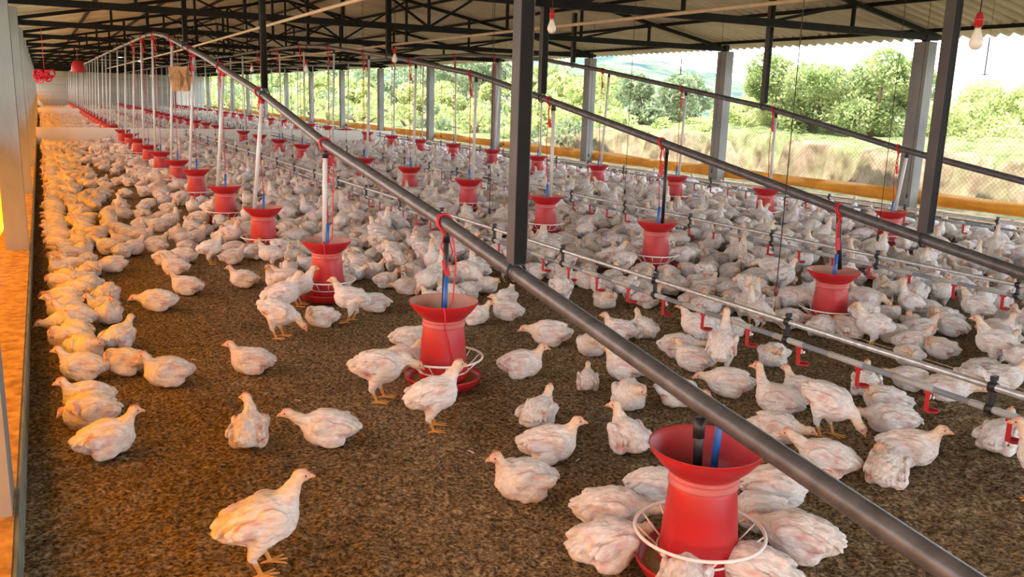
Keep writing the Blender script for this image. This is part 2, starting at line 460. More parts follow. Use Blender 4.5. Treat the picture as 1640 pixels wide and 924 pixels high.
for x, lb in ((-.45,'at the left eave'),(.9,'first from the left eave'),(2.2,'second from the left eave'),(3.5,'third from the left eave'),(4.8,'just left of the ridge'),(5.9,'just right of the ridge'),(7.2,'third from the right eave'),(8.5,'second from the right eave'),(9.8,'first from the right eave'),(11.1,'at the right eave')):
    b = MB(); z = roof_z(x)
    b.box(x-.025, x+.025, Y0+.05, Y1-.95, z-.02, z+.03)
    finish(b.build('roof_purlin', M_steel), 'long dark steel purlin under the roof sheets, ' + lb, 'purlin', 'purlins under the roof')

# concrete columns
pm = MB(); pm.box(-.085, .085, -.12, .12, 0, 1); colme = pm.mesh('concrete_column', M_conc)
for k, y in enumerate(TY):
    yy = 3.15 if k == 0 else y - .05
    o = link('concrete_column', colme); o.location = (-.262, yy, .197); o.scale = (1, 1, roof_z(-.3)-.20-.197)
    lab = ('grey concrete column on the left ledge lit orange at its foot, %s from the camera' % ORD[k]) if k < 4 else 'concrete column far along the left ledge'
    finish(o, lab, 'column', 'concrete columns on the left ledge')
cy_r = [3.9, 8.5, 12.62, 17.1, 21.75, 26.4, 31.1, 35.8, 40.5, 45.2, 49.9, 54.6, 59.3, 64.0, 68.7]
for k, y in enumerate(cy_r[1:]):
    o = link('concrete_column', colme); o.location = (10.98, y, .197); o.scale = (1, 1, 2.51-.197)
    lab = ('pale concrete column on the right ledge, %s from the right edge of the photo' % ORD[k]) if k < 7 else 'small distant concrete column on the right ledge'
    finish(o, lab, 'column', 'concrete columns on the right ledge')
    b = MB(); b.box(-.04, .04, -.04, .04, 0, .12)
    p = b.build('cap_bracket', M_steel); p.location = (10.98, y, 2.505)
    finish(p, 'short dark steel bracket on top of a right side concrete column', 'bracket', 'steel brackets on the right columns')

# orange curtains
def curtain(name, x, z0, z1, amp, m, ya, yb, label, thick=.03):
    ys = np.arange(ya, yb, .11); n = len(ys); rows = np.linspace(0, 1, 7)
    P = []
    for t in rows:
        z = z0 + (z1-z0)*t
        q = np.stack([ys*.5, ys*0+t, ys*0], 1)
        dz = vnoise(q, 1.1, 5)*.05*(1 if t in (0., 1.) else .3)
        dx = vnoise(np.stack([ys, ys*0+t*2.3, ys*0], 1), 2.3, 6)*amp + math.sin(t*PI)*thick
        P.append(np.stack([x - dx, ys, z+dz], 1))
    P = np.concatenate(P); I = np.arange(len(rows)*n).reshape(len(rows), n)
    Q = np.stack([I[:-1,:-1].ravel(), I[:-1,1:].ravel(), I[1:,1:].ravel(), I[1:,:-1].ravel()], 1)
    o = link(name, np_mesh(name, P, Q, m)); return finish(o, label, 'curtain')
curtain('side_curtain', -.43, .21, 1.15, .05, M_curt, Y0-1.5, Y1-1, 'translucent orange mesh curtain glowing behind the left columns')
curtain('rolled_curtain', 11.16, .25, .45, .09, M_orange_fold, Y0, Y1-1, 'folded orange tarpaulin lying low along the right side ledge', .07)

# wire netting right
for k in range(len(cy_r)-1):
    if k > 5: break
    b = MB(); b.add([(11.13, cy_r[k]+.1, .4), (11.13, cy_r[k+1]-.1, .4), (11.13, cy_r[k+1]-.1, 2.45), (11.13, cy_r[k]+.1, 2.45)], [(0,1,2,3)])
    finish(b.build('wire_netting', M_link), 'thin diamond wire netting in the %s opening of the right side from the camera' % ORD[k], 'netting', 'wire netting panels')

# low partitions
for y, zt, lab in ((26.9, .46, 'low cream partition board across the shed, the nearer of two'), (53.2, .40, 'low cream partition board across the shed, the farther of two')):
    b = MB(); b.box(XL, 10.0, y, y+.04, 0, zt)
    for x in (2.4, 4.9, 7.4): b.box(x-.004, x+.004, y-.004, y+.001, 0, zt-.01)
    finish(b.build('partition_board', M_part), lab, 'partition')
# pale panel at the far wall
b = MB(); b.box(9.1, 10.4, 71.6, 71.75, 0, 1.9); finish(b.build('pale_panel', M_part), 'pale grey panel leaning on the far end wall at its right', 'panel')

# ------------------------------------------------------------------ the three sloping pipes, hangers, feeders
PIPES = {
 1.85: [(-1.2, .20), (1.15, .478), (2.12, .60), (3.43, .79), (4.25, .91), (6.48, 1.195), (8.42, 1.52), (11.66, 1.95), (15.6, 2.40), (16.9, 2.49), (18.25, 2.53), (27.1, 2.55), (68.4, 2.52)],
 4.97: [(-.5, .20), (3.0, .655), (3.68, .755), (4.38, .86), (6.43, 1.205), (8.71, 1.585), (10.48, 1.86), (13.48, 2.15), (17.3, 2.45), (19.3, 2.53), (21.5, 2.55), (27.3, 2.56), (68.4, 2.5)],
 8.67: [(.5, .25), (5.38, .905), (6.9, 1.14), (9.04, 1.55), (13.2, 2.105), (15.2, 2.33), (18.5, 2.52), (22, 2.55), (68.4, 2.5)]}
def pipe_z(X, y):
    p = PIPES[X]
    for (a, za), (c, zc) in zip(p, p[1:]):
        if a <= y <= c: return za + (zc-za)*(y-a)/(c-a)
    return p[-1][1]
PR = .036
ROWN = {1.85: 'left', 4.97: 'middle', 8.67: 'right'}
for X in PIPES:
    b = MB(); b.tube([(X, y, z) for y, z in PIPES[X]], PR, 16)
    o = b.build('overhead_pipe', M_pipe)
    t = {1.85: 'thick grey steel pipe slanting down across the picture over the left feeder row',
         4.97: 'thick dark pipe slanting down over the middle feeder row', 8.67: 'dark pipe slanting down over the right feeder row, farthest from the camera'}[X]
    finish(o, t, 'pipe')

def hanger(X, y, w, label, m2=M_post, round_=False):
    z = pipe_z(X, y); e = empty('hanger_post', (X, y, z))
    # reaches the nearest purlin
    top = roof_z(X) - z - .01
    b = MB()
    if round_: b.tube([(0, 0, PR+.02), (0, 0, top)], w/2, 14)
    else:
        t_ = .004; z0c = PR+.01
        b.box(-w/2, w/2, w/2-t_, w/2, z0c, top); b.box(-w/2, -w/2+t_, -w/2, w/2-t_, z0c, top); b.box(w/2-t_, w/2, -w/2, w/2-t_, z0c, top)
        b.mi = 1; b.box(-w/2+t_, w/2-t_, -w/2+.002, w/2-t_, z0c, top)  # dark filler block stands in for the shade inside the open channel
    b.build('post', [m2, M_steel], e)
    b = MB(); r = PR+.012
    b.tube([(math.cos(t)*r, 0, math.sin(t)*r) for t in np.linspace(0, 2*PI, 20, endpoint=False)], .007, 6, closed=True)
    b.box(-.03, .03, -.03, .03, PR+.004, PR+.03)
    b.build('pipe_ring', M_black, e)
    finish(e, label, 'hanger post'); return e
hanger(1.85, 3.42, .068, 'broad grey steel post hanging to the front of the slanting pipe near the picture centre')
hanger(1.85, 8.44, .06, 'round dark steel post hanging onto the left pipe above the fourth feeder', M_steel, True)
hanger(1.85, 13.34, .06, 'dark post holding the left pipe below its bend', M_steel)
hanger(4.97, 3.68, .07, 'grey steel post holding the middle pipe at the right of the picture')
hanger(4.97, 8.71, .075, 'square steel post behind the broad one, ending on the middle pipe')
hanger(4.97, 13.7, .075, 'short post holding the middle pipe near its bend', M_steel)
hanger(8.67, 9.13, .07, 'grey steel post ending on the right pipe in front of the big bush')
hanger(8.67, 14.1, .07, 'short grey post ending on the right pipe left of the T shaped hook')
for X, ys in ((1.85, (18, 23, 28, 33)), (4.97, (18.5, 23, 28))):
    for y in ys: hanger(X, y, .05, 'thin distant post holding the %s pipe up to the roof' % ROWN[X], M_steel)['group'] = 'thin distant posts of the %s pipe' % ROWN[X]

def feeder_meshes():
    r = []
    # red barrel with funnel inside-out
    b = MB()
    b.lathe([(.128, .045), (.132, .06), (.128, .14), (.119, .25), (.112, .325), (.108, .335)]); r.append(('barrel', b.mesh('barrel', M_red)))
    b = MB(); b.mi = 0
    b.lathe([(.108, .333), (.116, .338), (.117, .348), (.109, .353), (.109, .36), (.116, .364), (.115, .372), (.107, .376)])
    r.append(('neck_ring', b.mesh('neck_ring', M_neck)))
    b = MB(); b.mi = 0
    b.lathe([(.106, .374), (.122, .386), (.150, .412), (.182, .452), (.187, .466), (.187, .471)])
    b.mi = 1
    b.lathe([(.187, .471), (.182, .4705), (.176, .457), (.146, .420), (.118, .392), (.100, .376), (.096, .35), (.05, .343), (.0, .342)])
    r.append(('funnel', b.mesh('funnel', [M_red, M_redin])))
    b = MB(); b.mi = 0
    b.lathe([(.0, .0), (.15, .0), (.185, .012), (.207, .05), (.213, .068), (.209, .070), (.200, .052), (.178, .024), (.14, .016), (.0, .016)])
    r.append(('feed_pan', b.mesh('feed_pan', M_red)))
    b = MB(); b.lathe([(.0, .034), (.13, .034), (.188, .030)]); r.append(('feed', b.mesh('feed', M_feed)))
    b = MB()
    A = np.linspace(0, 2*PI, 48, endpoint=False)
    b.tube([(math.cos(t)*.215, math.sin(t)*.215, .165) for t in A], .0062, 8, closed=True)
    b.tube([(math.cos(t)*.137, math.sin(t)*.137, .092) for t in A], .0045, 8, closed=True)
    for k in range(14):
        t = 2*PI*k/14
        b.tube([(math.cos(t)*.215, math.sin(t)*.215, .165), (math.cos(t)*.175, math.sin(t)*.175, .125), (math.cos(t)*.137, math.sin(t)*.137, .092)], .0032, 6)
    r.append(('guard_ring', b.mesh('guard_ring', M_white)))
    b = MB(); b.tube([(.0, 0, .345), (.012, 0, .60)], .0125, 12); r.append(('blue_tube', b.mesh('blue_tube', M_blue)))
    return r
FM = feeder_meshes()
# nearest feeder has a clean red funnel inside
b = MB(); b.mi = 0
b.lathe([(.106, .374), (.122, .386), (.150, .412), (.182, .452), (.187, .466), (.187, .471)])
b.mi = 1
b.lathe([(.187, .471), (.182, .4705), (.176, .457), (.146, .420), (.118, .392), (.100, .376), (.096, .35), (.05, .343), (.0, .342)])
fun_clean = b.mesh('funnel', [M_red, M_redn])
bj = MB()
for mi, prof in ((0, [(.0, .0), (.15, .0), (.21, .066), (.17, .03), (.13, .04), (.119, .25), (.108, .335)]), (1, [(.114, .338), (.114, .372)]), (0, [(.107, .374), (.182, .452), (.187, .47)]), (2, [(.187, .471), (.1, .38), (0, .36)])):
    bj.mi = mi; bj.lathe(prof, 18)
bj.mi = 3; bj.tube([(math.cos(t)*.215, math.sin(t)*.215, .165) for t in np.linspace(0, 2*PI, 20, endpoint=False)], .007, 4, closed=True)
bj.mi = 4; bj.tube([(0, 0, .35), (.01, 0, .58)], .0125, 6)
far_feeder = bj.mesh('bell_feeder', [M_red, M_neck, M_redin, M_white, M_blue])

FROWS = {1.85: [(2.072, .464), (4.23, .481), (6.47, .465), (8.672, .455), (10.706, .465), (12.9, .48), (14.85, .465), (17.1, .45), (19.1, .45)],
         4.97: [(4.376, .42), (6.472, .50), (8.532, .51), (10.6, .51), (12.75, .50), (14.95, .475)],
         8.67: [(6.892, .42), (8.927, .48), (10.9, .471), (13.1, .465), (15.284, .475), (17.3, .48), (19.4, .48)]}
def cord_loop(b, y, z, ang=.3, n=2):
    for k in range(n):
        r = PR+.008
        b.tube([(math.cos(t)*r, (k-.5)*.016 + .02*math.sin(t*1.0+ang), z+math.sin(t)*r) for t in np.linspace(0, 2*PI, 16, endpoint=False)], .0065, 6, closed=True)
feeder_pos = []
for X in PIPES:
    row = list(FROWS[X])
    while row[-1][0] < 68.5:
        row.append((row[-1][0]+2.1166, .465))
    rn = ROWN[X]
    for k, (y, zr) in enumerate(row):
        if 26.2 < y < 27.6: y = y + (1.0 if y > 26.9 else -.6)
        if 52.8 < y < 53.7: y += .7
        sc_ = zr/.471
        if zr > .485: sc_ = 1.0
        z0 = max(.004, zr - .471*sc_)
        feeder_pos.append((X, y))
        zp = pipe_z(X, y)
        lab = ('red bell feeder with white guard ring, %s from the camera in the %s row' % (ORD[k], rn)) if k < 10 else 'small red bell feeder in the distant part of the %s row' % rn
        grp = 'red bell feeders of the %s row' % rn if k < 10 else 'distant red bell feeders of the %s row' % rn
        if k < 10:
            e = empty('bell_feeder', (X, y, z0), (k*1.3) % .4 - .2); e.scale = (1, 1, sc_)
            made = {}
            for nme, me in FM:
                if X == 1.85 and k == 0 and nme == 'funnel': me = fun_clean
                q = link(nme, me, made['feed_pan'] if nme == 'feed' else (made['barrel'] if nme == 'neck_ring' else e)); made[nme] = q
                if X == 1.85 and k == 0 and nme == 'blue_tube': q.location = (.045, .02, .0)
            finish(e, lab, 'feeder', grp)
        else:
            o = link('bell_feeder', far_feeder); o.location = (X, y, z0); finish(o, lab, 'feeder', grp)
        # drop tube from pipe down into the funnel
        dark = (X == 1.85 and k < 2) or (X == 4.97 and k < 2) or (X == 8.67 and k == -1)
        rr = random.Random(k*17+int(X*10))
        bot = Vector((X-.055 + (.0 if k < 3 else -.035), y-.02, z0+.40*sc_)); top = Vector((X+rr.uniform(-.03, .05), y+rr.uniform(-.02, .10), zp-PR-.002))
        if X != 1.85: bot = Vector((X+.06, y, z0+.42)); top = Vector((X+.07+rr.uniform(-.02, .06), y+rr.uniform(-.05, .1), zp-PR-.002))
        if X == 8.67 and k == 0: top.x += .03
        if X == 1.85 and k == 0: bot = Vector((X-.03, y, z0+.365)); top = Vector((X-.02, y+.02, zp-PR))
        if X == 1.85 and k == 1: bot = Vector((X+.01, y+.02, z0+.37)); top = Vector((X+.01, y, zp-PR))
        if X == 1.85 and k == 2: bot = Vector((X-.01, y+.02, z0+.40)); top = Vector((X+.0, y, zp-PR))
        e = empty('feed_drop_tube', top)
        L = bot-top
        if k < 10:
            r_ = .0155 if dark else .019
            b = MB(); b.tube([L*.0 if not dark else L*0, L], r_, 12); b.build('tube', M_black if dark else M_pvc, e)
            b = MB(); b.tube([Vector((0, 0, 0)), L*(.07/max(L.length, .2))], r_+.004, 12); b.build('collar', M_black if not (X == 1.85 and k > 2) else M_rope, e)
            finish(e, '%s tube dropping from the %s pipe into the %s feeder of that row' % ('black rubber' if dark else 'grey white plastic', rn, ORD[k]), 'drop tube', 'drop tubes of the %s row' % rn)
        else:
            C.objects.unlink(e); bpy.data.objects.remove(e)
            b = MB(); b.tube([top, bot], .019, 8); o = b.build('feed_drop_tube', M_pvc)
            finish(o, 'thin pale tube dropping from the distant part of the %s pipe' % rn, 'drop tube', 'distant drop tubes of the %s row' % rn)
        # red cord
        if k < 10 and not (k == 0 and X == 1.85):
            b = MB(); zt = z0 + .60*sc_
            if zt > zp-.06: zt = zp-.06
            cord_loop(b, 0, zp)
            if zp - z0 > .62 or k == 1:
                b.tube([(.0, 0, zp-PR), (rr.uniform(-.02,.02), .01, (zp+zt)/2), (.012, 0, zt)], .0045, 6)
                b.tube([(.01, .0, zp-PR), (.03+rr.uniform(0,.03), .02, zp-.13-PR), (.02, 0, zp-.22), (-.02, 0, zp-.13), (.0, 0, zp-PR)], .0045, 6)
                b.ball((0, 0, zp-PR-.012), (.02, .018, .016), 8)
            if zp - z0 > .85:
                b.beam((.0, 0, zp-.20), (.02, .0, zp-.29), .03, .012)
            if k in (1, 2) and X == 1.85:
                zr_ = z0+.47
                b.tube([(.02, -.04, zp-PR), (.05, -.04, zp-.2), (.03, -.05, zr_+.02), (-.03, -.12, zr_-.02), (-.075, -.17, zr_+.012), (-.07, -.182, zr_-.03), (-.05, -.13, zr_-.12), (-.02, -.135, zr_-.2), (.0, -.14, zr_-.3)], .0042, 6)
            o = b.build('red_cord', M_rope); o.location = (X, y, 0)
            finish(o, 'red cord tied round the %s pipe above the %s feeder of that row' % (rn, ORD[k]), 'cord', 'red cords of the %s row' % rn)

# ------------------------------------------------------------------ drinker lines
def cup_mesh():
    b = MB()
    b.beam((0, 0, -.01), (.002, 0, -.115), .020, .008, up=(1, 0, 0))
    b.box(-.006, .012, -.018, .018, -.028, -.004)
    b.beam((.0, 0, -.113), (.03, 0, -.125), .022, .008)
    b.lathe([(.0, -.004), (.024, -.003), (.034, .010), (.031, .010), (.022, .001), (.0, .001)], 18, (.048, 0, -.124))
    return b.mesh('drip_cup', M_red)
CUP = cup_mesh()
b = MB()
for i in range(7):
    rr = random.Random(i); b.ball((.03+rr.uniform(-.012,.012), rr.uniform(-.02,.02), -.02-i*.006+rr.uniform(-.006,.006)), (.007, .006, .009), 6)
RUF = b.mesh('white_strip', M_cloth)
def clamp_mesh(dz):
    b = MB(); b.box(-.011, .011, -.007, .007, -dz-.03, .035)
    for z, r in ((0, .0165), (-dz, .0165)):
        b.tube([(0, -.016, z), (0, .016, z)], r+.006, 16)
    b.box(-.017, .017, -.009, .009, .03, .05)
    return b.mesh('clamp', M_black)
DR = [(3.55, .405, .305, .40, .0, 2.104, 'near'), (6.0, .385, .305, .39, 0, 3.748, 'middle'), (9.3, .395, .32, .40, 0, 4.4, 'far')]
for X, zu, zl, st, _, ys, nm in DR:
    e = empty('drinker_line', (X, 0, 0))
    finish(e, 'long %s drinker line of two grey pipes with red cups between the feeder rows' % {'near': 'nearest', 'middle': 'middle', 'far': 'farthest, right side,'}[nm] if nm != 'far' else 'long drinker line of two grey pipes with red cups along the right side kerb', 'drinker line')
    b = MB(); b.tube([(0, .2 if X < 4 else 1, zu), (0, 26.7, zu)], .0155, 12); b.build('support_pipe', M_galv, e)
    b = MB(); b.tube([(0, 27.1, zu), (0, 70, zu)], .0155, 8); b.build('support_pipe', M_galv, e)
    b = MB(); b.tube([(0, .2 if X < 4 else 1, zl), (0, 26.7, zl)], .0145, 12)
    b.mi = 1
    y = ys + .08
    while y < 20:
        b.tube([(0, y-.11, zl), (0, y+.11, zl)], .0165, 10); y += st
    b.build('water_pipe', [M_gpvc, M_gpvc2], e)
    b = MB(); b.tube([(0, 27.1, zl), (0, 70, zl)], .0145, 8); b.build('water_pipe', M_gpvc, e)
    y0_ = ys - st*3; ncup = 0; y = y0_; far = MB()
    while y < 69:
        if not (26.5 < y < 27.3):
            if ncup < 96:
                q = link('drip_cup', CUP, e); q.location = (0, y, zl)
                if ncup < 30:
                    q2 = link('white_strip', RUF, q)
                ncup += 1
            else:
                far.box(-.01, .01, y-.01, y+.01, zl-.12, zl); far.box(0, .07, y-.03, y+.03, zl-.125, zl-.115)
        y += st
    q = far.build('drip_cups_far_end', M_red, e); q['kind'] = 'stuff'; q.name = 'drip_cup_row'
    CL = clamp_mesh(zu-zl)
    y = {3.55: 2.2, 6.0: 2.45, 9.3: 3.6}[X]; n = 0
    while y < 69 and n < 60:
        if not (26.4 < y < 27.4):
            q = link('clamp', CL, e); q.location = (0, y, zu); n += 1
        y += 1.2
    # suspension cords with a small pulley
    y = {3.55: 3.51, 6.0: 4.87, 9.3: 7.2}[X]
    j = 0
    while y < 26:
        h = empty('suspension_wire', (X, y, 0)); b = MB()
        b.tube([(0, 0, zu+.15), (.01, .01, roof_z(X)+.0)], .0028, 5); b.build('cord', M_cord, h)
        b = MB(); b.tube([(-.012, 0, zu+.0), (-.012, 0, zu+.12)], .0018, 4); b.tube([(.012, 0, zu), (.012, 0, zu+.12)], .0018, 4); b.build('pulley_line', M_wire, h)
        b = MB(); b.ball((0, 0, zu+.15), (.014, .012, .032), 10); b.build('pulley', simple('dark_red_pulley', (.12, .02, .02), .4) if j == 0 and X < 4 else M_cord, h)
        finish(h, 'thin dark cord hanging from the roof, %s holding up the %s drinker line' % (ORD[j], {'near': 'nearest', 'middle': 'middle', 'far': 'right side'}[nm]), 'cord', 'cords of the %s drinker line' % nm)
        y += 3.6; j += 1
# fine wires above the litter
b = MB(); b.tube([(4.15, 1.0, .24), (4.2, 12, .25), (4.2, 26, .25)], .0016, 5); finish(b.build('fine_wire', M_wire), 'thin pale wire stretched low behind the nearest drinker line', 'wire')
# conduits
b = MB(); b.tube([(2.5, -1.2, 2.36), (2.5, 7.9, 2.36), (2.5, 18.6, 2.31), (2.5, 40, 2.3)], .018, 8)
finish(b.build('ceiling_conduit', M_cream), 'cream conduit running under the trusses in the upper left', 'conduit')
b = MB(); b.tube([(5.9, -1.2, 2.47), (5.9, 5, 2.47), (5.9, 12, 2.49), (5.9, 40, 2.49)], .02, 8)
finish(b.build('ceiling_conduit', M_cream), 'cream conduit running under the trusses in the upper right', 'conduit')

# bulbs
def bulb(x, y, z, label, s=1.0):
    e = empty('light_bulb', (x, y, z)); e.scale = (s, s, s)
    b = MB(); b.lathe([(.0, -.0), (.014, .002), (.026, .012), (.0325, .028), (.0315, .046), (.024, .068), (.0165, .088), (.0145, .10), (.0, .10)], 24); b.build('glass', M_bulb, e)
    b = MB(); b.lathe([(.0145, .098), (.0145, .112), (.0, .112)], 16); b.build('cap', M_brass, e)
    b = MB(); b.lathe([(.0, .106), (.019, .107), (.0195, .135), (.0215, .137), (.0215, .145), (.017, .15), (.012, .172), (.004, .176), (.0, .176)], 18); b.build('socket', M_red, e)
    b = MB(); b.tube([(0, 0, .17), (.003, 0, .3), (-.002, 0, (roof_z(x)-z)/s)], .003, 6); b.build('flex', M_cord, e)
    finish(e, label, 'light bulb', 'white light bulbs on red sockets')
bulb(4.0, 2.82, 1.855, 'white bulb in a red socket hanging at the upper right corner of the photo', 1.0)
bulb(3.4, 5.85, 2.045, 'white bulb in a red socket hanging right of the broad steel post', 1.0)
bulb(4.0, 10.8, 1.965, 'white bulb hanging in front of the bend of the middle pipe', 1.05)
bulb(3.4, 12.8, 1.85, 'small white bulb hanging left of the middle pipe bend', 1.0)
bulb(3.4, 16.5, 1.90, 'small distant white bulb behind the round dark post', 1.0)
for y in (20, 24, 28, 33): bulb(3.4, y, 1.92, 'tiny far off white bulb in the middle aisle')

# T hooks
for (y, z0_, z1_) in ((6.4, 2.38, 1.98), (11.75, 2.28, 2.04), (17.6, 2.3, 2.07)):
    b = MB(); b.tube([(0, 0, z1_), (0, 0, z0_)], .008, 6); b.tube([(0, 0, z0_), (0, 0, roof_z(9.3))], .002, 4); b.tube([(0, -.05, z1_), (0, .05, z1_)], .007, 6)
    o = b.build('winch_hook', M_cord); o.location = (9.3, y, 0)
    finish(o, {6.4: 'thin T shaped hook hanging against the sky below the upper right bulb', 11.75: 'thin T shaped hook hanging left of the big bush', 17.6: 'thin T shaped hook hanging beside the broad steel post'}[y], 'hook')

# hanging things in the far left
def lumpy(name, c, r, m, label, cat, seed=0, n=20):
    b = MB(); b.ball((0, 0, 0), r, n); me = b.mesh(name, m)
    for v in me.vertices:
        d = vnoise(np.array([[v.co.x*9/max(r)*.3+3, v.co.y*3/max(r)+3, v.co.z*3/max(r)+3]]), 1.3, seed)[0]
        v.co = v.co*(1+d*.5)
    o = link(name, me); o.location = c; return finish(o, label, cat)
b = MB(); rr = random.Random(3)
for i in range(26):
    a = rr.uniform(0, 2*PI); cx = rr.uniform(-.14, .14); cz = rr.uniform(-.07, .08); q = rr.uniform(.04, .08)
    b.tube([(cx+math.cos(t)*q, rr.uniform(-.05,.05)*0+math.sin(t*2+a)*.05, cz+math.sin(t)*q) for t in np.linspace(0, 2*PI, 10, endpoint=False)], .012, 5, closed=True)
b.tube([(0, 0, .1), (0, 0, 1.0)], .005, 5)
o = b.build('cord_bundle', M_rope); o.location = (.11, 20.0, 1.74); finish(o, 'bundle of looped red cord hanging high beside the left columns', 'cord bundle')
b = MB(); b.lathe([(.0, .17), (.08, .17), (.13, .13), (.17, .02), (.185, -.10), (.19, -.15), (.175, -.15), (.12, .1), (0, .12)], 24)
b.tube([(0, 0, .16), (0, 0, .9)], .006, 5)
o = b.build('hanging_basin', M_red); o.location = (1.0, 28.0, 2.09); finish(o, 'red plastic basin hanging upside down at the far left under the trusses', 'basin')
b = MB()
for s_, off in ((-1, -.07), (1, .06)):
    b.add([(off-.07, -.02, 0), (off+.05*s_-.0, -.05, -.16), (off-.03, 0, -.34), (off+.08, .0, -.34), (off+.10, -.04, -.15), (off+.07, 0, .02)], [(0,1,2,3,4,5)])
    b.add([(off-.07, .03, 0), (off-.05*s_, .06, -.16), (off-.03, .03, -.33), (off+.08, .03, -.33), (off+.10, .06, -.15), (off+.07, .03, .02)], [(5,4,3,2,1,0)])
b.tube([(0, 0, 0), (-.01, 0, .25)], .004, 5)
o = b.build('hanging_sack', M_sack); o.location = (1.80, 13.8, 1.87); o.rotation_euler = (0, 0, -.45); finish(o, 'brown folded sack hanging below the bend of the left pipe', 'sack')

# ------------------------------------------------------------------ chickens
def rotm(yaw=0, pitch=0):
    c, s = math.cos(yaw), math.sin(yaw); cp_, sp_ = math.cos(pitch), math.sin(pitch)
    A = np.array([[c,-s,0],[s,c,0],[0,0,1]]); B = np.array([[cp_,0,-sp_],[0,1,0],[sp_,0,cp_]])   # pitch>0 lifts +x
    return A@B
def sd_ell(P, c, r, Rm=None):
    q = P - np.array(c, np.float32)
    if Rm is not None: q = q@Rm.astype(np.float32)
    r = np.array(r, np.float32)
    k0 = np.sqrt(((q/r)**2).sum(1)); k1 = np.sqrt(((q/(r*r))**2).sum(1))+1e-6
    return k0*(k0-1)/k1
def sd_cap(P, a, b, ra, rb):
    a = np.array(a, np.float32); b = np.array(b, np.float32); d = b-a
    t = np.clip(((P-a)@d)/(d@d), 0, 1)
    return np.sqrt(((P-a-t[:,None]*d)**2).sum(1)) - (ra+(rb-ra)*t)
def smin(a, b, k):
    h = np.clip(.5+.5*(b-a)/k, 0, 1); return b*(1-h)+a*h-k*h*(1-h)

def surface_nets(F, org, h):
    nx, ny, nz = F.shape
    ins = F < 0
    cnt = np.zeros((nx-1, ny-1, nz-1), np.int8)
    cor = [(a,b,c) for a in (0,1) for b in (0,1) for c in (0,1)]
    def sub(A, a, b, c): return A[a:a+nx-1, b:b+ny-1, c:c+nz-1]
    for a,b,c in cor: cnt += sub(ins, a,b,c)
    act = (cnt > 0) & (cnt < 8)
    idx = np.full(act.shape, -1, np.int64); I = np.argwhere(act); idx[act] = np.arange(len(I))
    acc = np.zeros((len(I), 3)); num = np.zeros(len(I))
    for p in cor:
        for ax in range(3):
            if p[ax]: continue
            q = list(p); q[ax] = 1
            f0 = F[I[:,0]+p[0], I[:,1]+p[1], I[:,2]+p[2]]; f1 = F[I[:,0]+q[0], I[:,1]+q[1], I[:,2]+q[2]]
            m = (f0 < 0) != (f1 < 0); t = np.where(m, f0/(f0-f1+1e-12), 0)
            pt = np.tile(np.array(p, float), (len(I), 1)); pt[:, ax] += t
            acc += pt*m[:,None]; num += m
    V = (I + acc/num[:,None])*h + np.array(org)
    Q = []
    for ax in range(3):
        u, v = [(1,2),(2,0),(0,1)][ax]
        sl0 = [slice(1,-1)]*3; sl0[ax] = slice(0, F.shape[ax]-1); sl1 = list(sl0); sl1[ax] = slice(1, F.shape[ax])
        a = ins[tuple(sl0)]; b_ = ins[tuple(sl1)]
        for flip in (0, 1):
            m = (a & ~b_) if not flip else (~a & b_)
            E = np.argwhere(m)
            if len(E) == 0: continue
            for d in range(3):
                if d != ax: E[:, d] += 1
            def cell(du, dv):
                c = E.copy(); c[:, u] -= du; c[:, v] -= dv; return idx[c[:,0], c[:,1], c[:,2]]
            q = np.stack([cell(1,1), cell(0,1), cell(0,0), cell(1,0)], 1)
            if flip: q = q[:, ::-1]
            Q.append(q)
    Q = np.concatenate(Q); Q = Q[(Q >= 0).all(1)]
    return V, Q

WHITE = np.array([.88, .87, .87]); CREAM = np.array([.86, .79, .68]); PINK = np.array([.76, .50, .50]); RAW = np.array([.62, .27, .22]); FACE = np.array([.80, .46, .36]); LEG = np.array([.74, .40, .13])
POSES = {
 #        dz    pitch  mid           head           yaw  hpitch  legs
 'sit':  (0,    .06, (.098,0,.150), (.124,0,.198), 0,   -.05, None),
 'low2': (0,    .05, (.135,0,.138), (.185,0,.168), 0,   -.10, None),
 'low':  (0,    .02, (.125,0,.105), (.168,0,.108), .25, -.30, None),
 'tuck': (0,    .06, (.090,.01,.145), (.100,.050,.145), 1.5, -.45, None),
 'back': (0,    .10, (.095,.01,.165), (.102,.025,.222), 1.1, .0, None),
 'tall2':(0,    .12, (.105,0,.185), (.125,0,.262), 0, .0, None),
 'stand':(.105, .16, (.102,0,.172), (.130,0,.222), 0,   -.05, 'a'),
 'tall': (.105, .42, (.085,0,.215), (.092,0,.290), .25, .15, 'a'),
 'eat':  (.105, -.04, (.140,0,.120), (.192,0,.088), 0, -.5, 'a'),
 'peck': (.110, -.34, (.130,0,.055), (.172,0,-.008), 0, -.9, 'b'),
}
